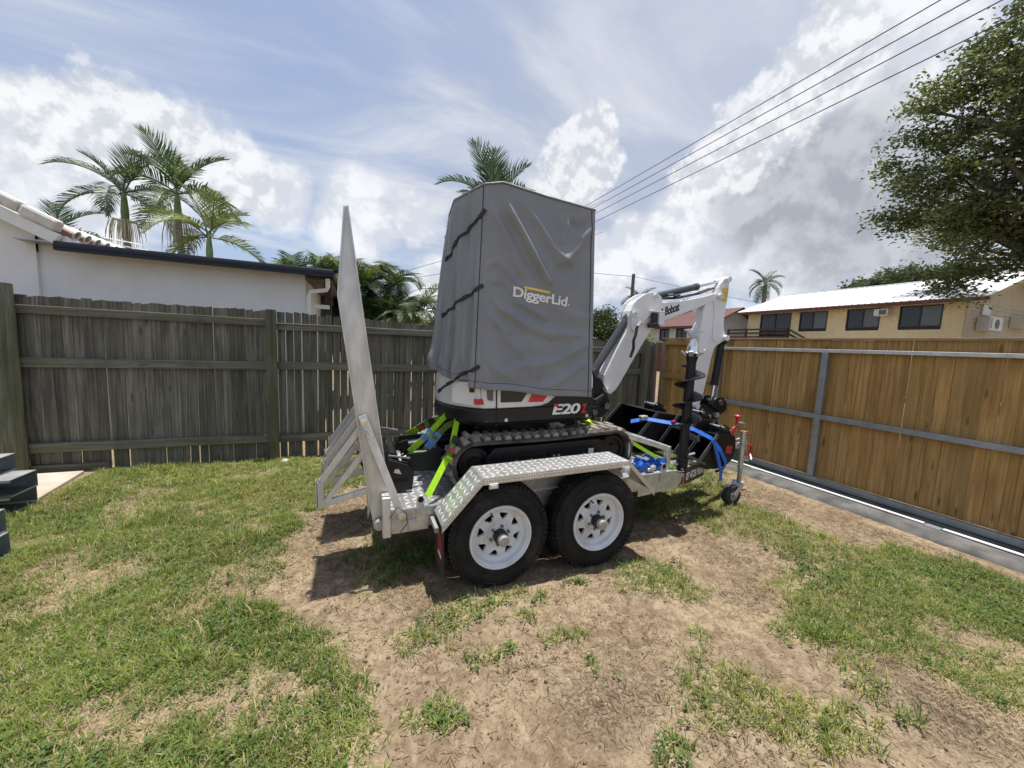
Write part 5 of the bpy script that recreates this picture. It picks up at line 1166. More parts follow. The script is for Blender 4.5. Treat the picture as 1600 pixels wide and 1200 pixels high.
    # bucket link and quick hitch
    lk = MB(); lk.prism(smoothpoly([(3.40, .90), (3.46, .98), (3.56, .99), (3.63, .93), (3.64, .86), (3.58, .80), (3.50, .86)]), 'xz', 2.80, 2.84); lk.prism(smoothpoly([(3.40, .90), (3.46, .98), (3.56, .99), (3.63, .93), (3.64, .86), (3.58, .80), (3.50, .86)]), 'xz', 2.96, 3.0); LK = lk.build('bucket_link', M['black_paint'], E, bevel=.006)
    MB().tube((3.53, 2.78, .93), (3.53, 3.02, .93), .03, 14).build('link_pin', M['steel_dark'], LK, smooth=40); MB().prism([(3.22, .80), (3.34, .74), (3.56, .74), (3.62, .82), (3.52, .86), (3.30, .92), (3.22, .92)], 'xz', 2.83, 2.97).build('quick_hitch', M['black_paint'], LK, bevel=.01); MB().tube((3.50, 2.79, .80), (3.50, 3.01, .80), .028, 14).build('link_pin', M['galv'], LK, smooth=40)
    # dozer blade at the rear
    bl = MB(); prof = [(.20, DZ + .005), (.235, DZ + .005), (.285, DZ + .08), (.295, DZ + .17), (.26, DZ + .255), (.225, DZ + .265), (.255, DZ + .17), (.245, DZ + .08)]
    bl.prism(prof, 'xz', 2.63, 3.40); BL = bl.build('dozer_blade', M['black_paint'], E, bevel=.004)
    ex = MB(); ex.prism([(.205, DZ + .005), (.36, DZ + .012), (.375, DZ + .13), (.335, DZ + .185), (.21, DZ + .235)], 'xz', 2.55, 2.575); EX = ex.build('blade_extension', M['black_paint'], BL, bevel=.004); ex = MB(); ex.prism([(.205, DZ + .01), (.33, DZ + .02), (.34, DZ + .19), (.21, DZ + .23)], 'xz', 2.595, 2.615); ex.build('blade_extension', M['black_paint'], BL, bevel=.004)
    MB().prism([(.235, DZ + .07), (.335, DZ + .075), (.335, DZ + .10), (.235, DZ + .10)], 'xz', 2.548, 2.5492).build('slot', M['hole'], EX); MB().prism([(.24, DZ + .145), (.29, DZ + .13), (.275, DZ + .165), (.25, DZ + .17)], 'xz', 2.5475, 2.5495).build('hook_hole', M['galv'], EX)
    for y, ln in ((2.56, .13), (3.43, .1)): MB().tube((.21, y + .02, DZ + .255), (.35, y + .02, DZ + .225), .008, 8).build('blade_pin', M['steel_dark'], BL)
    for y in (2.625, 3.155):
        MB().prism([(.29, DZ + .13), (.34, DZ + .245), (.60, DZ + .245), (.78, DZ + .31), (.98, DZ + .29), (.98, DZ + .17), (.62, DZ + .10), (.35, DZ + .11)], 'xz', y, y + .022).build('blade_arm', M['black_paint'], BL, bevel=.003)
    MB().prism([(.32, DZ + .12), (.30, DZ + .28), (.36, DZ + .30), (.40, DZ + .14)], 'xz', 2.80, 2.82).build('ram_bracket', M['black_paint'], BL, bevel=.004); MB().tube((.36, YC, DZ + .22), (.80, YC, DZ + .26), .045, 14).build('blade_ram', M['black_paint'], BL, smooth=40)
    MB().pipe([(.50, 2.78, DZ + .16), (.52, 2.76, DZ + .30), (.545, 2.76, DZ + .33), (.56, 2.77, DZ + .28), (.56, 2.80, DZ + .18)], .015, 8).build('hose', M['galv_dull'], BL, smooth=60); MB().pipe([(.62, 2.70, DZ + .20), (.56, 2.70, DZ + .24), (.48, 2.70, DZ + .20)], .02, 8).build('hose', M['rubber'], BL, smooth=60)
excavator()

# ------------------------------------------------------------------ fitted cloth cover over cab and tail
RIDGES = [([(.923, 2.513), (.993, 2.342), (1.188, 2.051), (1.275, 1.93)], .026, .026), ([(.973, 2.501), (1.055, 2.462), (1.181, 2.309), (1.302, 2.164), (1.401, 2.092)], .014, .034), ([(1.401, 2.092), (1.516, 2.204), (1.615, 2.356), (1.651, 2.45)], .013, .040),
          ([(1.415, 2.383), (1.402, 2.312), (1.38, 2.224)], .010, .022), ([(1.447, 2.353), (1.5, 2.32), (1.572, 2.369)], -.014, .028), ([(.852, 2.353), (.924, 2.253), (.989, 2.139), (1.056, 1.988)], .011, .024), ([(.822, 2.0), (.901, 2.044), (.983, 1.949), (1.097, 1.873)], .010, .018),
          ([(.797, 1.918), (.948, 1.913), (1.062, 1.786), (1.248, 1.691)], .011, .020), ([(.789, 1.852), (.915, 1.745), (1.104, 1.625), (1.304, 1.559)], .012, .024), ([(.755, 1.818), (.826, 1.698), (.972, 1.577)], .009, .018), ([(.861, 1.692), (.954, 1.542), (1.109, 1.405), (1.191, 1.297)], .012, .026),
          ([(1.669, 1.53), (1.497, 1.462), (1.31, 1.378), (1.053, 1.348)], .013, .030), ([(1.6, 1.567), (1.365, 1.584), (1.151, 1.643), (.915, 1.728)], .009, .028), ([(1.578, 1.358), (1.356, 1.23), (1.194, 1.188), (.924, 1.187)], .010, .026), ([(.785, 1.472), (.885, 1.336), (1.016, 1.264)], .010, .022), ([(1.649, 1.708), (1.453, 1.717), (1.296, 1.782)], .008, .026)]
def fold(x, z):
    d = 0.0
    for pl, a, w in RIDGES:
        best = 9; sg = 1
        for (ax, az), (bx, bz) in zip(pl[:-1], pl[1:]):
            ex, ez = bx - ax, bz - az; t = max(0, min(1, ((x - ax) * ex + (z - az) * ez) / (ex * ex + ez * ez))); dx, dz = x - ax - ex * t, z - az - ez * t; q = math.hypot(dx, dz)
            if q < best: best = q; sg = 1 if dx * ez - dz * ex > 0 else -1
        d += 1.45 * a * (math.exp(-abs(best / w) ** 1.35) - .45 * math.exp(-((best - w * 1.9) / (w * 1.3)) ** 2) * (1 if sg > 0 else .15))
    d += .012 * mnoise.noise(Vector((x * 2.6, z * 2.0, 4.2))) + .003 * mnoise.noise(Vector((x * 7.1, z * 6.3, 1.2)))
    edge = min(1, max(0, (x - .80) / .10)) * min(1, max(0, (1.64 - x) / .08)) * min(1, max(0, (2.46 - z) / .12))
    lg = max(0, min(1, (abs(x - 1.21) - .23) / .06, 1)) if abs(z - 1.835) < .085 else 1
    return d * max(0, edge) * (.35 + .65 * max(lg, min(1, max(0, (abs(z - 1.835) - .05) / .035))))
TOP = [(1.64, 2.40, 2.455), (1.25, 2.395, 2.485), (.93, 2.395, 2.525), (.80, 2.40, 2.495), (.655, 2.575, 2.432), (.685, 2.85, 2.42), (.76, 3.20, 2.40), (.90, 3.40, 2.40), (1.30, 3.41, 2.41), (1.64, 3.40, 2.40), (1.66, 2.95, 2.44)]
BOT = [(1.675, 2.395, 1.105), (1.25, 2.388, 1.150), (.93, 2.388, 1.185), (.752, 2.395, 1.214), (.60, 2.60, 1.27), (.535, 2.85, 1.335), (.60, 3.18, 1.26), (.80, 3.42, 1.20), (1.30, 3.43, 1.15), (1.70, 3.42, 1.12), (1.70, 2.95, 1.30)]
def cover():
    Cv = thing('machine_cover', 'grey waterproof cloth cover buckled over the excavator cab', 'cover', (1.2, YC, 1.1), tilt=True)
    n = 330; NVr = 120
    def ringpts(K):
        K = [Vector(p) for p in K]; L = [(K[(i + 1) % len(K)] - K[i]).length for i in range(len(K))]; return K, L
    Kt, Lt = ringpts(TOP); Kb, Lb = ringpts(BOT)
    per = n // len(TOP)
    def ring(K):
        P = []
        for i in range(len(K)):
            for q in range(per): P.append(K[i].lerp(K[(i + 1) % len(K)], q / per))
        for _ in range(3): P = [(P[i - 1] + P[i] * 2 + P[(i + 1) % len(P)]) / 4 for i in range(len(P))]
        return P
    T_, B_ = ring(Kt), ring(Kb); N = len(T_); cx, cy = 1.15, YC
    V = []; Fc = []
    def point(i, v):
        t, b = T_[i], B_[i]; p = b.lerp(t, v)
        # outward normal in plan
        a, c = T_[i - 1].lerp(B_[i - 1], 1 - v), T_[(i + 1) % N].lerp(B_[(i + 1) % N], 1 - v); d = (c - a); nn = Vector((d.y, -d.x, 0)).normalized()
        if nn.dot(Vector((p.x - cx, p.y - cy, 0))) < 0: nn = -nn
        ne = max(0, min(1, (2.50 - p.y) / .06)) * max(0, min(1, (p.x - .74) / .08)); re = 1 - ne
        k = i / per
        off = fold(p.x, p.z) * ne
        s = i * .0105 * 22 * 264 / 330
        drape = math.sin(s * 1.9 + 1.5 * math.sin(v * 3 + 1)) * .5 + math.sin(s * 3.7 + v * 2.2) * .3 + .5 * mnoise.noise(Vector((i * .06, v * 1.5, 2)))
        off += re * drape * .036 * (.4 + .6 * (1 - v)) * (1 if v < .97 else .3)
        # cloth kicks out near the hem at the tail, sags between
        off += re * .018 * math.exp(-((v - .06) / .05) ** 2) * math.sin(s * 2.2)
        z = p.z + (.007 * math.sin(i * .13 + 1) + re * .012 * math.sin(i * .26)) * (1 - v) ** 6
        return Vector((p.x, p.y, z)) + nn * off
    for j in range(NVr + 1):
        v = j / NVr
        for i in range(N): V.append(point(i, v))
    rows = NVr + 1
    for f, dz in ((.985, .006), (.96, .010), (.9, .013), (.75, .016), (.5, .022), (.25, .024), (.02, .024)):
        for i in range(N):
            t = T_[i]; V.append(Vector((cx + (t.x - cx) * f, cy + (t.y - cy) * f, t.z * f + 2.45 * (1 - f) + dz + .008 * mnoise.noise(Vector((t.x * 4 * f, t.y * 4 * f, 0)))))); 
        rows += 1
    i_ = np.arange(rows * N).reshape(rows, N); nx = np.roll(i_, -1, 1)
    Fq = np.stack([i_[:-1], nx[:-1], nx[1:], i_[1:]], -1).reshape(-1, 4)
    if ((V[1] - V[0]).cross(V[N] - V[0])).dot(V[0] - Vector((cx, cy, 1.1))) < 0: Fq = Fq[:, ::-1]
    cl = raw('cloth', np.array(V), Fq, M['cover_cloth'], Cv, smooth=180)
    so_ = cl.modifiers.new('thickness', 'SOLIDIFY'); so_.thickness = .003; so_.offset = 1
    from mathutils.bvhtree import BVHTree
    bvh = BVHTree.FromPolygons([tuple(p) for p in V], [tuple(int(q) for q in f) for f in Fq])
    def surf(x, z):
        h = bvh.ray_cast(Vector((x, 1.9, z)), Vector((0, 1, 0))); return (h[0].y if h[0] is not None else 2.39) - .0032
    # lettering and bar follow the cloth
    V2, F2 = text2d('DiggerLid', 1.0, .022, 0, .95); w = max(v[0] for v in V2); hh = .72
    a = Vector((.998, 1.822)); u = Vector((.424, -.046)); q = MB(); vv = Vector((.006, .066))
    bmt = bmesh.new(); bv = [bmt.verts.new((*(a + u * (v[0] / w) + vv * (v[1] / hh)), 0)) for v in V2]
    for f in F2:
        try: bmt.faces.new([bv[i] for i in f])
        except ValueError: pass
    bmesh.ops.triangulate(bmt, faces=bmt.faces[:])
    for _ in range(3):
        lo = [e for e in bmt.edges if e.calc_length() > .014]
        if lo: bmesh.ops.subdivide_edges(bmt, edges=lo, cuts=1); bmesh.ops.triangulate(bmt, faces=bmt.faces[:])
    bmt.verts.index_update(); q._add([(v.co.x, surf(v.co.x, v.co.y) - .0035, v.co.y) for v in bmt.verts], [tuple(v.index for v in f.verts) for f in bmt.faces]); bmt.free()
    me = q.build('logo_lettering', M['white_print'], cl)
    bar = MB(); n_ = 14; P = [(1.086 + .200 * k / n_, 1.8865 - .0215 * k / n_) for k in range(n_ + 1)]; Vb = []
    for x, z in P: Vb += [(x, surf(x, z) - .0035, z - .010), (x, surf(x, z) - .0035, z + .006)]
    bar._add(Vb, [(2 * k, 2 * k + 2, 2 * k + 3, 2 * k + 1) for k in range(n_)]); bar.build('logo_bar', M['yellow_print'], cl)
    MB().lathe([(.001, surf(1.437, 1.787) - .004), (.006, surf(1.437, 1.787) - .004)], (1.437, 0, 1.787), 'y', 8).build('logo_dot', M['white_print'], cl)
    # seams, hem, piping
    def idx(x0): return min(range(N), key=lambda i: (T_[i].y > 2.5) * 9 + abs(T_[i].x - x0))
    for xs in (.80, 1.605):
        i = idx(xs); pts = [point(i, j / 40) + Vector((0, -.004, 0)) + (Vector((-.003, 0, 0)) if xs < 1 else Vector((0, 0, 0))) for j in range(41)]; MB().pipe(pts, .0028, 5).build('seam', M['strap_black'], cl)
    hp = [point(i, .035) + Vector(((point(i, .035).x - cx), (point(i, .035).y - cy), 0)).normalized() * .003 for i in range(0, N * 150 // 264)]; MB().pipe(hp, .0022, 4).build('hem_stitch', M['strap_black'], cl)
    pp = [T_[i] + Vector((T_[i].x - cx, T_[i].y - cy, 0)).normalized() * .006 + Vector((0, 0, .006)) for i in range(0, N * 130 // 264)]; MB().pipe(pp, .006, 6).build('top_piping', M['cover_cloth'], cl, smooth=60)
    # buckle straps running down round the tail
    ic = idx(.80)
    for za, zb in ((2.321, 2.06), (1.859, 1.68), (1.342, 1.15)):
        pts = []; sd = []; K = 16; span = 42
        for k in range(K + 1):
            i = (ic + int(span * k / K)) % N; z = za + (zb - za) * k / K; t, b = T_[i], B_[i]; v = (z - b.z) / (t.z - b.z); p = point(i, max(-.1, v)) if v >= 0 else Vector((b.x, b.y, z)); out_ = Vector((p.x - cx, p.y - cy, 0)).normalized(); pts.append(p + out_ * .010); sd.append(out_.cross(Vector((pts[-1] - pts[-2]) if k else (-.6, .5, -.6))).normalized())
        S = MB().ribbon(pts, sd, .017, .004).build('buckle_strap', M['strap_black'], cl)
        for k in (0, 5, 10, 15):
            c = pts[k]; d = (pts[min(k + 1, K)] - pts[max(k - 1, 0)]).normalized(); MB().bar(c - d * (.022 if k else .034), c + d * (.018 if k else .030), .025, .012, sd[k].cross(d)).build('buckle', M['black_plastic'], S, bevel=.003)
cover()

# ------------------------------------------------------------------ tie-down straps
def strap(name, label, pts, side, mat, w=.045, ratchet=None, hooks=True, group=None, sleeve=None, cat='strap'):
    t = thing(name, label, cat, Vector(pts[0]), group, tilt=True); P = [Vector(p) for p in pts]; Q = []
    for a, b in zip(P[:-1], P[1:]): Q += [a.lerp(b, k / 6) for k in range(6)]
    Q.append(P[-1]); MB().ribbon(Q, side, w, .0035).build('webbing', M[mat], t)
    tot = len(Q) - 1
    if ratchet is not None:
        c = Q[int(tot * ratchet)]; d = (Q[int(tot * ratchet) + 1] - Q[int(tot * ratchet) - 1]).normalized(); s = (Vector(side) - d * Vector(side).dot(d)).normalized(); nn = d.cross(s); nn = nn if nn.y < 0 else -nn; c = c + nn * .012
        r_ = MB(); r_.bar(c - d * .055 + s * .028, c + d * .05 + s * .028, .006, .035, nn); r_.bar(c - d * .055 - s * .028, c + d * .05 - s * .028, .006, .035, nn); r_.bar(c - s * .028, c + s * .028, .02, .02, nn); RT_ = r_.build('ratchet', M['steel_dark'], t, bevel=.002)
        MB().bar(c - d * .085 - s * .026, c - d * .085 + s * .026, .05, .016, nn).build('ratchet_handle', M['black_plastic'], RT_, bevel=.004); MB().bar(c + d * .005 - s * .022 + nn * .016, c + d * .005 + s * .022 + nn * .016, .035, .008, nn).build('release', M['red_plastic'], RT_, bevel=.002); MB().bar(c + d * .055 - s * .024, c + d * .055 + s * .024, .02, .024, nn).build('webbing_roll', M[mat], RT_, bevel=.006)
    if sleeve is not None:
        a, b = Q[int(tot * sleeve[0])], Q[int(tot * sleeve[1])]; d = (b - a).normalized(); MB().bar(a, b, w + .006, .007, d.cross(Vector(side))).build('label_sleeve', M['label_blue'], t)
    if hooks:
        for e, p in ((Q[-1], Q[-2]), (Q[0], Q[1])):
            d = (e - p).normalized(); s = Vector(side); s = (s - d * s.dot(d)).normalized(); MB().pipe([e - s * .022, e + d * .03 - s * .008, e + d * .05, e + d * .065 + s * .012, e + d * .05 + s * .022, e + d * .035 + s * .02], .005, 6).build('hook', M['galv'], t, smooth=60)
    return t
SG = 'lime ratchet straps holding the excavator down'
strap('ratchet_strap', 'lime ratchet strap from tail to near rear deck edge, crossing in front of the track', [(.68, 2.60, .945), (.60, 2.44, .78), (.42, 2.285, .555)], (.83, 0, -.55), 'strap_lime', .042, .52, group=SG)
strap('ratchet_strap', 'lime strap with blue label crossing over the dozer blade arms', [(.64, 2.72, .985), (.50, 2.70, .845), (.36, 2.70, .725)], (-.68, 0, .73), 'strap_lime', .042, None, group=SG, sleeve=(.45, .68))
strap('ratchet_strap', 'far lime strap with silver ratchet going down behind the blade', [(.70, 3.05, .90), (.55, 3.12, .83), (.40, 3.20, .73)], (-.5, 0, .86), 'strap_lime', .045, .62, group=SG)
strap('ratchet_strap', 'dark green twisted strap with blue sleeve under the tail of the excavator', [(.70, 2.68, .93), (.62, 2.67, .90), (.54, 2.66, .83), (.47, 2.66, .74)], (-.6, 0, .8), 'strap_dark', .045, None, False, SG, (.6, .98))
strap('ratchet_strap', 'lime strap from the undercarriage front to the near front deck corner', [(1.73, 2.64, .90), (1.98, 2.62, .82), (2.22, 2.46, .655), (2.46, 2.30, .50)], (.4, 0, .9), 'strap_lime', .028, None, group=SG)
strap('ratchet_strap', 'lime strap end looped round the front of the swing frame', [(1.70, 2.60, .93), (1.74, 2.50, .90), (1.71, 2.62, .80)], (.3, .9, .2), 'strap_lime', .05, None, False, SG)

# ------------------------------------------------------------------ buckets on the drawbar
def bucket(label, prof, y0, y1, earx, group, teeth=0):
    """prof: outline from the lip round the back to the top edge (x, z); mouth is the closing side"""
    t = thing('digger_bucket', label, 'bucket', (sum(p[0] for p in prof) / len(prof), (y0 + y1) / 2, min(p[1] for p in prof)), group, tilt=True)
    P = [Vector((p[0], p[1])) for p in prof]; Q = [P[0]]
    for i in range(1, len(P) - 1):      # round the corners
        a, b, c = P[i - 1], P[i], P[i + 1]; Q += [b.lerp(a, .35), b.lerp(a, .12).lerp(b.lerp(c, .12), .5), b.lerp(c, .35)]
    Q.append(P[-1]); poly = [(p.x, p.y) for p in Q]; cen = sum(Q, Vector((0, 0))) / len(Q)
    for a, b in ((y0, y0 + .012), (y1 - .012, y1)): MB().prism(poly, 'xz', a, b).build('side_plate', M['black_paint'], t, bevel=.003)
    sh = MB(); n = len(Q); V = []
    for f in (1.012, .965):
        for p in Q:
            w = cen + (p - cen) * f; V += [(w.x, y0 + .0125, w.y), (w.x, y1 - .0125, w.y)]
    Fc = []
    for o in (0, 2 * n): Fc += [(o + 2 * i, o + 2 * i + 1, o + 2 * i + 3, o + 2 * i + 2) for i in range(n - 1)]
    Fc += [(0, 1, 2 * n + 1, 2 * n), (2 * n - 2, 2 * n - 1, 4 * n - 1, 4 * n - 2)]
    sh._add(V, Fc); sh.build('shell', M['black_paint'], t, smooth=40)
    # mouth edge bars on both cheeks
    a, b = Q[0], Q[-1]
    for yy in (y0 - .004, y1 + .004): MB().bar((a.x, yy, a.y), (b.x, yy, b.y), .008, .035, (-(b.y - a.y), 0, b.x - a.x)).build('cheek_edge', M['steel_dark'], t, bevel=.002)
    MB().bar((a.x, y0 - .006, a.y), (a.x, y1 + .006, a.y), .06, .014, (0, 0, 1)).build('cutting_edge', M['steel_dark'], t, bevel=.003)
    for k in range(teeth):
        yy = y0 + .03 + (y1 - y0 - .06) * k / max(1, teeth - 1); MB().bar((a.x + .02, yy, a.y), (a.x - .07, yy, a.y - .005), .03, .02).build('tooth', M['black_paint'], t, bevel=.004)
    # ears with pins
    ez = np.interp(earx, sorted([P[-2].x, P[-1].x]), [p.y for p in sorted([P[-2], P[-1]], key=lambda q: q.x)]); ym = (y0 + y1) / 2; hw = min(.075, (y1 - y0) / 2 - .02)
    for yy in (ym - hw, ym + hw - .014): MB().prism([(earx - .09, ez - .02), (earx - .07, ez + .075), (earx - .03, ez + .105), (earx + .0, ez + .085), (earx + .05, ez + .06), (earx + .10, ez - .03)], 'xz', yy, yy + .014).build('ear', M['black_paint'], t, bevel=.003)
    for dx, dz in ((-.045, .07), (.045, .03)): MB().tube((earx + dx, ym - hw - .02, ez + dz), (earx + dx, ym + hw + .02, ez + dz), .016, 12).build('pin', M['chrome'], t, smooth=40)
    return t
BG = 'black digger buckets strapped on the drawbar'
b1 = bucket('narrow black bucket nearest the jockey wheel, red sticker on its side', [(2.80, .47), (2.92, .405), (3.14, .395), (3.26, .47), (3.285, .60), (3.265, .70), (3.03, .715)], 2.40, 2.55, 3.16, BG)
MB().prism([(3.15, .54), (3.225, .525), (3.235, .60), (3.16, .605)], 'xz', 2.3965, 2.3995).build('red_sticker', M['red_sign'], b1)
b2 = bucket('middle black bucket with chrome pins, between wide and narrow bucket', [(2.72, .53), (2.88, .455), (3.12, .45), (3.26, .54), (3.30, .68), (3.26, .80), (2.98, .825)], 2.585, 2.80, 3.12, BG)
MB().prism([(3.16, .68), (3.235, .665), (3.245, .735), (3.17, .745)], 'xz', 2.5815, 2.5845).build('red_sticker', M['red_sign'], b2)
b3 = bucket('wide black mud bucket behind the auger post', [(2.46, .60), (2.60, .475), (2.98, .465), (3.12, .57), (3.15, .70), (3.08, .80), (2.73, .86)], 2.83, 3.38, 2.95, BG)
MB().bar((2.60, 2.36, .60), (2.90, 2.40, .46), .02, .02).build('divider', M['steel_dark'], b3)
bk = thing('ratchet_strap', 'blue ratchet strap pulled over the black buckets', 'strap', (2.2, 2.6, .88), tilt=True)
P = [(2.32, 2.72, .82), (2.40, 2.62, .86), (2.60, 2.50, .83), (2.76, 2.42, .785), (2.93, 2.375, .70), (3.05, 2.37, .58), (3.14, 2.38, .46), (3.17, 2.41, .385), (3.13, 2.47, .34)]
Q = []
for a, b in zip(P[:-1], P[1:]): Q += [Vector(a).lerp(Vector(b), k / 4) for k in range(4)]
Q.append(Vector(P[-1])); MB().ribbon(Q, [Vector((.25, .75, .55)).lerp(Vector((.8, .1, .5)), min(1, k / 20)) for k in range(len(Q))], .04, .004).build('webbing', M['strap_blue'], bk)
MB().ribbon([(2.95, 2.372, .69), (3.02, 2.366, .52), (3.08, 2.37, .38), (3.085, 2.375, .29)], (.9, 0, .2), .036, .004).build('webbing_tail', M['strap_blue'], bk); MB().cbox((2.38, 2.63, .87), .07, .05, .035).build('ratchet', M['galv'], bk, bevel=.006); MB().cbox((2.60, 2.495, .845), .03, .045, .02).build('release', M['red_plastic'], bk, bevel=.004)
ck = thing('strap_bundle', 'crumpled blue strap bundle with silver ratchet on the deck front', 'strap', (2.2, 2.40, .49), tilt=True)
for k in range(7):
    c = Vector((2.13 + .035 * k, 2.37 + .05 * random.random(), .515 + .025 * random.random())); rr = random.uniform(.035, .06); a0 = random.random() * 6; pl = Vector((random.uniform(-.5, .5), random.uniform(-.5, .5), 1)).normalized(); e1 = pl.cross(Vector((1, .2, 0))).normalized(); e2 = pl.cross(e1)
    pts = [c + e1 * (math.cos(a0 + j * .5) * rr * 1.5) + e2 * (math.sin(a0 + j * .5) * rr) + Vector((0, 0, .018 * math.sin(j))) for j in range(11)]; MB().ribbon(pts, [pl + Vector((0, .3 * math.sin(j * 1.3), .2)) for j in range(11)], .04, .003).build('webbing_loop', M['strap_blue'], ck)
MB().bar((2.17, 2.315, .515), (2.24, 2.31, .535), .04, .03).build('ratchet', M['galv'], ck, bevel=.005); MB().bar((2.18, 2.30, .54), (2.23, 2.295, .55), .03, .012).build('ratchet_handle', M['chrome'], ck, bevel=.003)

# ------------------------------------------------------------------ auger standing in its holder
def auger():
    A = thing('earth_auger', 'black auger drill with spiral flights standing upright at the deck corner', 'auger', (2.585, 2.36, .45), tilt=True)
    a = Vector((2.583, 2.36, .45)); b = Vector((2.628, 2.375, 1.40)); d = (b - a).normalized()
    MB().tube(a + d * .0, b, .037, 24).build('shaft', M['black_paint'], A, smooth=40); MB().tube(a - d * .01, a + d * .12, .047, 24).build('holder_sleeve', M['black_paint'], A, smooth=40); MB().tube(a + d * .52, a + d * .56, .043, 24).build('collar', M['black_paint'], A, smooth=40)
    e1 = d.cross(Vector((0, 1, 0))).normalized(); e2 = d.cross(e1).normalized()
    def flight(s0, s1, turns, r, name, ph=0.0):
        n = int(26 * turns); V = []; Fc = []
        for k in range(n + 1):
            f = k / n; an = ph + f * turns * 2 * math.pi; c = a + d * (s0 + (s1 - s0) * f); o = e1 * math.cos(an) + e2 * math.sin(an)
            for rr, h in ((.035, 0), (r, -.012), (r, -.004), (.035, .008)): V.append(c + o * rr + d * h)
        for k in range(n):
            for q in range(4): Fc.append((k * 4 + q, k * 4 + (q + 1) % 4, k * 4 + 4 + (q + 1) % 4, k * 4 + 4 + q))
        m = MB(); m._add(V, Fc + [(0, 1, 2, 3), (4 * n, 4 * n + 1, 4 * n + 2, 4 * n + 3)]); m.build(name, M['black_paint'], A, smooth=35)
    flight(.28, .90, 3.4, .118, 'flight', 2.1)
    hd = b; h = MB(); h.tube(hd - d * .02, hd + d * .05, .038, 18, .055).build('cutting_head', M['black_paint'], A, smooth=40)
    for k in range(5):
        an = k * 1.2566 + .6; o = e1 * math.cos(an) + e2 * math.sin(an); MB().bar(hd + o * .03 + d * .02, hd + o * .085 + d * .065, .034, .016).build('tooth', M['galv_dull'], A, bevel=.004)
    bl = MB(); bl.tube(hd + d * .05, hd + d * .11, .046, 18, .042); bl.tube(hd + d * .11, hd + d * .17, .042, 18, .018); bl.build('pilot_cone', M['chrome'], A, smooth=60)
    # star-shaped pilot bit
    pb = MB(); c = hd + d * .17
    V = []; pr = []
    for k in range(10):
        an = math.pi / 2 + k * math.pi / 5; rr = .115 if k % 2 == 0 else .048
        if k in (4, 6): rr = .06
        pr.append(c + Vector((1, 0, 0)) * (rr * math.cos(an) * 1.1) + d * (rr * .8 * math.sin(an) + .05))
    V = [p + Vector((0, -.008, 0)) for p in pr] + [p + Vector((0, .008, 0)) for p in pr]; pb._add(V, [tuple(range(10)), tuple(range(19, 9, -1))] + [(i, (i + 1) % 10, (i + 1) % 10 + 10, i + 10) for i in range(10)]); pb.build('pilot_bit', M['galv'], A, bevel=.003)
    for s in (-1, 1): MB().tube(a + d * .06 + e2 * .0 + e1 * s * .05, a + d * .06 + e1 * s * .085, .012, 8).build('holder_bolt', M['galv'], A)
    MB().tube(a + d * .14 + Vector((.04, -.02, 0)), a + d * .14 + Vector((.10, -.03, .01)), .010, 8).build('drive_pin', M['chrome'], A)
auger()
# ------------------------------------------------------------------ palms
def frond_mesh(length, droop, rise, leaf, mat, seed, nl=46, vee=.5, hang=.5):
    """pinnate frond from the origin along +x: curved rachis with two rows of leaflets"""
    rg = np.random.default_rng(seed); m = MB(); pts = []; n = 18; p = Vector((0, 0, 0)); an = rise; st = length / n
    for k in range(n + 1):
        pts.append(p.copy()); an -= droop / n * (1.0 + 1.2 * k / n); p = p + Vector((math.cos(an) * st, 0, math.sin(an) * st))
    m.pipe(pts, [length * .011 * (1 - .85 * k / n) + .002 for k in range(n + 1)], 5)
    for k in range(nl):
        f = .13 + .87 * k / (nl - 1); q = f * n; i = min(n - 1, int(q)); c = pts[i].lerp(pts[i + 1], q - i); d = (pts[i + 1] - pts[i]).normalized(); up = Vector((-d.z, 0, d.x))
        ll = leaf * (math.sin(min(1, (f + .08) * 1.0) * math.pi) ** .55 * .85 + .18) * rg.uniform(.85, 1.1)
        for s in (-1, 1):
            dr = (Vector((0, s, 0)) * math.cos(vee) + up * math.sin(vee) + d * rg.uniform(.45, .75) * (1 + f)).normalized(); w = length * .0115 * rg.uniform(.8, 1.2)
            t1 = c + dr * ll * .5; t2 = t1 + (dr + Vector((0, 0, -hang * rg.uniform(.7, 1.4)))).normalized() * ll * .5; sd = d * w
            m._add([c - sd * .6, c + sd * .6, t1 + sd, t1 - sd, t2 + sd * .2, t2 - sd * .2], [(0, 1, 2, 3), (3, 2, 4, 5)])
    me = bpy.data.meshes.new('frond'); me.from_pydata(m.v, [], m.f); me.materials.append(M[mat]); return me
FR = {}
for mt in ('frond', 'frond_light', 'frond_blue'):
    FR[mt] = [frond_mesh(1.0, d, 0, .36, mt, i, 44, v, h) for i, (d, v, h) in enumerate(((.5, .55, .35), (.9, .45, .6), (1.3, .35, .9), (1.7, .25, 1.2)))]
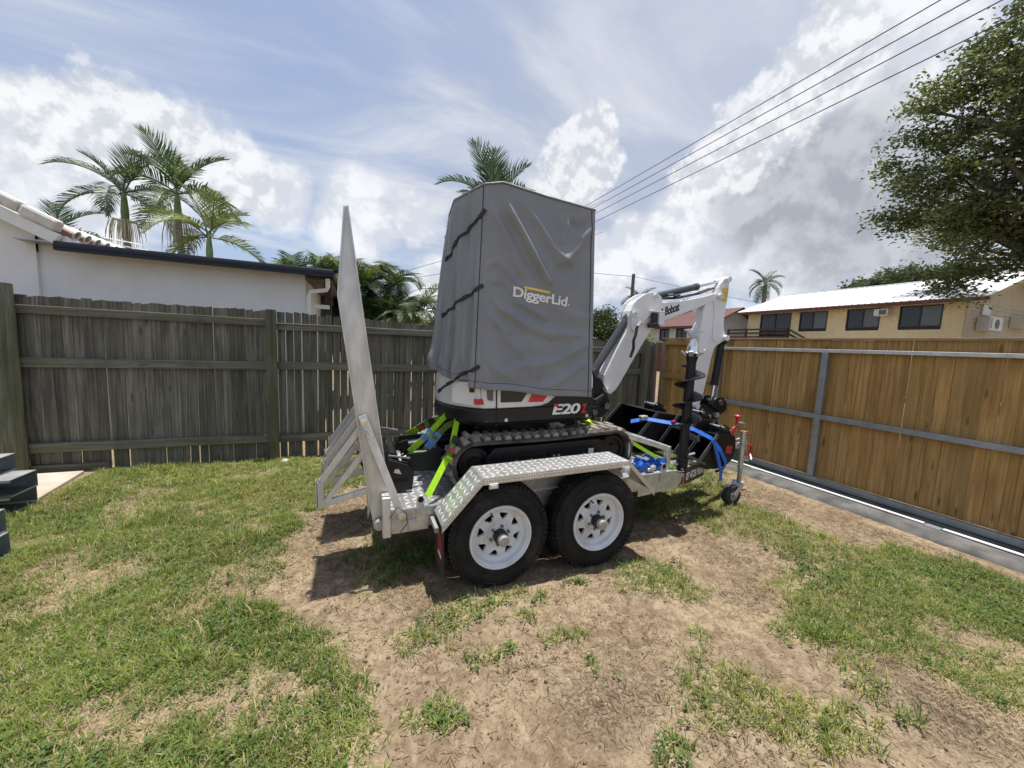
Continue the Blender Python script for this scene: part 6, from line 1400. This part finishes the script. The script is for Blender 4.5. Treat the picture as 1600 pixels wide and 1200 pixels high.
def palm(label, base, crown, length, fr, mat='frond', trunk=.11, seeds=True, shaft=.8, spear=True, group=None, name='palm_tree'):
    t = thing(name, label, 'palm', base, group); b = Vector(base); c = Vector(crown); top = c - Vector((0, 0, shaft)); n = 12; pts = []
    for k in range(n + 1):
        f = k / n; p = b.lerp(top, f); p.x += .12 * math.sin(f * 2.4) * (1 - f); pts.append(p)
    MB().pipe(pts, [trunk * (1.15 - .35 * k / n) for k in range(n + 1)], 12).build('trunk', M['palm_trunk'], t, smooth=50)
    MB().pipe([top, top.lerp(c, .3), top.lerp(c, .75), c + Vector((0, 0, .1))], [trunk * .85, trunk * .95, trunk * .7, trunk * .3], 12).build('crownshaft', M['palm_shaft'], t, smooth=60)
    for i, (az, el, ln, dr) in enumerate(fr):
        o = bpy.data.objects.new('frond', FR[mat][dr]); COL.objects.link(o); o.parent = t; o.location = c - b + Vector((random.uniform(-.04, .04), random.uniform(-.04, .04), random.uniform(-.15, .1)))
        o.rotation_euler = Matrix.Rotation(az, 3, 'Z').to_euler(); rot = Matrix.Rotation(az, 3, 'Z') @ Matrix.Rotation(-el, 3, 'Y') @ Matrix.Rotation(random.uniform(-.5, .5), 3, 'X'); o.rotation_euler = rot.to_euler(); s = length * ln; o.scale = (s, s, s)
    if seeds:
        sm = MB(); rg = random.Random(int(abs(b.x * 100)))
        for k in range(46):
            a = rg.uniform(0, 6.283); r = rg.uniform(.08, .46); z0 = top.z + rg.uniform(-.05, .1); l = rg.uniform(.35, .95); q = Vector((math.cos(a), math.sin(a), 0))
            sm.pipe([top + q * trunk, top + q * (r * .8) + Vector((0, 0, .02)), top + q * r + Vector((0, 0, -l * .5)), top + q * (r * 1.05) + Vector((0, 0, -l))], [.008, .009, .010, .005], 4)
        sm.build('seed_strands', M['seed'], t)
    return t
def whorl(n, seed, lo=-.5, hi=1.3, az0=0):
    rg = random.Random(seed); out = []
    for i in range(n):
        f = (i + .5) / n; el = hi - (hi - lo) * f + rg.uniform(-.12, .12); out.append((az0 + i * 2.399 + rg.uniform(-.25, .25), el, rg.uniform(.85, 1.1), 0 if el > .9 else (1 if el > .2 else 2 if rg.random() < .35 else 1)))
    return out
PG = 'tall palms behind the white house'
palm('leftmost tall palm with pale hanging seed strands behind the white house', (-6.2, 14.72, 0), (-6.2, 14.72, 5.35), 1.65, whorl(10, 3, -.1, 1.4, .4), 'frond_blue', .10, group=PG)
palm('tallest middle palm with upright feather fronds behind the white house', (-4.7, 14.2, 0), (-4.8, 14.18, 5.42), 1.9, whorl(10, 8, -.05, 1.45, 1.9), 'frond', .10, group=PG)
palm('lowest and rightmost palm of the three behind the white house, yellow-green fronds', (-3.55, 12.5, 0), (-3.6, 12.48, 3.98), 1.6, whorl(9, 15, -.1, 1.3, 2.6), 'frond_light', .085, group=PG, shaft=.6)
palm('palm almost hidden behind the white tiled gable', (-6.6, 12.5, 0), (-6.5, 12.5, 3.6), 1.1, whorl(9, 4, .1, 1.1, .3), 'frond_blue', .12, False)
palm('palm with arching fronds rising behind the covered cab', (4.3, 13.3, 0), (4.5, 13.33, 6.3), 2.1, whorl(15, 21, -.1, 1.45, 1.2) + [(1.3, 1.6, 1.0, 0)], 'frond_blue', .16, False)
palm('small distant palm beside the bare power pole', (19.3, 22.9, 0), (19.33, 22.95, 5.3), 1.7, whorl(12, 31, -.6, 1.2), 'frond_blue', .15, False, .8)
palm('lone distant palm left of the white metal roof', (32.8, 22.9, 0), (32.7, 22.9, 7.8), 1.75, whorl(12, 41, -.6, 1.2), 'frond', .2, True, .9)
# spike of an unopened frond
o = MB().tube((4.17, 13.37, 6.5), (4.17, 13.37, 8.5), .02, 5, .008).build('spear_leaf', M['palm_trunk'], bpy.data.objects['palm_tree.004'])
def palm_clump():
    t = thing('palm_clump', 'dense golden cane palm clump beside the end of the white house', 'palm clump', (-.1, 9.5, 0)); rg = random.Random(5)
    for k in range(26):
        bx, by = -.15 + rg.gauss(0, .45), 9.6 + rg.gauss(0, .3); h = rg.uniform(1.5, 2.9); p0 = Vector((bx, by, 0)); p1 = Vector((bx * 1.4 + .1 + rg.uniform(-.15, .15), by + rg.uniform(-.2, .2), h))
        MB().pipe([p0, p0.lerp(p1, .5) + Vector((0, 0, .05)), p1], [.035, .03, .025], 6).build('stem', M['palm_shaft'], t, smooth=60)
        for j in range(9):
            az = rg.uniform(0, 6.283); el = rg.uniform(.1, 1.35); o = bpy.data.objects.new('frond', FR['frond_light' if rg.random() < .5 else 'frond'][rg.choice((1, 2, 2, 3))]); COL.objects.link(o); o.parent = t; o.location = p1 - Vector((-.1, 9.5, 0))
            o.rotation_euler = (Matrix.Rotation(az, 3, 'Z') @ Matrix.Rotation(-el, 3, 'Y') @ Matrix.Rotation(rg.uniform(-.4, .4), 3, 'X')).to_euler(); s = rg.uniform(.75, 1.15); o.scale = (s, s, s)
palm_clump()

# ------------------------------------------------------------------ broadleaf trees
def leaves(parent, blobs, n, size, c1, c2, clusters, sig, seed, name='crown', flat=.0):
    g = np.random.default_rng(seed); B = np.array([b[:3] for b in blobs], float); Rr = np.array([b[3] if len(b) == 4 else b[3:6] for b in blobs], dtype=object)
    RR = np.array([(b[3],) * 3 if len(b) == 4 else b[3:6] for b in blobs], float); w = RR.prod(1) ** (2 / 3); w /= w.sum()
    k = g.choice(len(B), clusters, p=w); d = g.normal(size=(clusters, 3)); d /= np.linalg.norm(d, axis=1)[:, None]; r = g.random(clusters) ** .45; C_ = B[k] + d * r[:, None] * RR[k]
    tone = g.random(clusters)
    q = g.integers(0, clusters, n); P = C_[q] + g.normal(size=(n, 3)) * sig * np.array([1, 1, .65]); L = g.uniform(.6, 1.25, n) * size
    a = g.normal(size=(n, 3)); a[:, 2] *= .55; a /= np.linalg.norm(a, axis=1)[:, None]; u = g.normal(size=(n, 3)); b = np.cross(a, u); b /= np.linalg.norm(b, axis=1)[:, None]
    A = a * L[:, None] * .5; Bv = b * L[:, None] * .21
    V = np.stack([P - A, P + Bv - A * .1, P + A, P - Bv - A * .1], 1).reshape(-1, 3); i = np.arange(n) * 4
    o = raw(name, V, np.stack([i, i + 1, i + 2, i + 3], -1), M['leaf_attr'], parent)
    f = np.clip(tone[q] * .7 + g.random(n) * .45 - .08, 0, 1)[:, None]; vcol(o.data, 'tint', np.repeat(np.array(c1) * (1 - f) + np.array(c2) * f, 4, 0)); return C_
def tree(label, base, blobs, n, size, c1, c2, clusters, sig, seed, trunk=.1, name='tree', limbs=14, cat='tree', fork=.35, group=None):
    t = thing(name, label, cat, base, group); C_ = leaves(t, blobs, n, size, c1, c2, clusters, sig, seed); b = Vector(base); cen = Vector(np.mean([q[:3] for q in blobs], 0)); rg = random.Random(seed)
    f = b.lerp(cen, fork); f.x = b.x + (cen.x - b.x) * .3; f.y = b.y + (cen.y - b.y) * .3; m = MB(); m.pipe([b, b.lerp(f, .5) + Vector((.03, .02, 0)), f], [trunk * 1.25, trunk, trunk * .85], 10)
    m.build('trunk', M['bark'], t, smooth=60); lm = MB()
    for k in range(limbs):
        e = Vector(C_[rg.randrange(len(C_))]); mid = f.lerp(e, .5) + Vector((rg.uniform(-.12, .12), rg.uniform(-.12, .12), .16)) * (e - f).length * .8; r = trunk * rg.uniform(.28, .5)
        lm.pipe([f, f.lerp(mid, .5) + Vector((0, 0, .02)), mid, mid.lerp(e, .6), e], [r, r * .8, r * .6, r * .38, r * .12], 6)
        for s in range(3):
            e2 = Vector(C_[rg.randrange(len(C_))])
            if (e2 - mid).length < (e - f).length * .7: lm.pipe([mid, mid.lerp(e2, .5) + Vector((0, 0, .05)), e2], [r * .45, r * .3, r * .08], 5)
    lm.build('limbs', M['bark'], t, smooth=60); return t
D1, D2 = (.042, .062, .024), (.18, .21, .09)
tree('huge dark spreading tree leaning in over the yellow house roof', (22.5, 2.2, 0), [(21, 9.25, 10.2, .95), (21.4, 8.3, 11.5, 1.35), (22, 6.6, 12.5, 1.9), (21, 8.3, 8.9, 1.35), (21.5, 6.4, 9.2, 2.3), (22, 4.4, 10.6, 3.2), (21, 7.2, 6.9, 1.35), (20.8, 9.75, 7.45, .55, .55, .3), (20.9, 9.0, 7.3, .6, .6, .35), (21.5, 5.0, 6.4, 2.1), (21, 7.25, 4.8, .55, .6, .9), (21.4, 6.6, 5.4, .8), (25.4, 9.4, 8.2, 1.3), (23.5, 8.0, 6.6, .9), (21.3, 3.0, 7.5, 2.5)], 60000, .185, D1, D2, 460, .29, 7, .42, limbs=60, fork=.42)
tree('flat-topped dark tree showing above the white metal roof', (35, 14.6, 0), [(34.9, 16.4, 6.95, 1.8, 1.8, .5), (35, 14.4, 7.4, 2.4, 2.0, .55), (35.5, 12.5, 7.0, 2.2, 2.0, .55), (34.9, 18.0, 6.4, 1.2, 1.2, .4)], 9000, .26, D1, (.07, .09, .04), 260, .3, 9, .3)
tree('olive-green bushy tree right of the palm clump', (1.3, 12.9, 0), [(1.15, 12.8, 2.35, .62), (1.55, 12.9, 2.15, .5), (.8, 12.6, 2.0, .6), (1.1, 12.8, 1.5, .8)], 9000, .11, (.045, .055, .018), (.17, .17, .055), 260, .12, 12, .08)
tree('low yellow-green bush against the cover behind the fence', (2.45, 13.8, 0), [(2.35, 13.7, 2.0, .55), (2.8, 13.8, 1.75, .6), (1.95, 13.6, 1.6, .6)], 6000, .12, (.07, .09, .02), (.18, .21, .05), 160, .13, 13, .06)
tree('dark green tree between the cover and the digger boom', (7.3, 10.4, 0), [(7.0, 9.9, 2.15, .55), (6.85, 9.8, 1.6, .6), (7.5, 10.5, 2.45, .4)], 7000, .10, (.02, .035, .012), (.06, .09, .03), 170, .12, 14, .07)
tree('bright yellow-green shrub under the digger boom behind the fence', (8.0, 9.7, 0), [(7.75, 9.75, 1.75, .5), (8.2, 9.7, 1.95, .42), (7.3, 9.6, 1.55, .5)], 7000, .10, (.075, .095, .02), (.22, .24, .06), 170, .12, 15, .06)
tree('green tree crown above the red roof behind the boom', (25.5, 25, 0), [(25.2, 24.6, 4.9, 1.0), (26.0, 25.4, 4.6, 1.1)], 5000, .2, (.04, .06, .02), (.12, .15, .045), 120, .25, 16, .15)
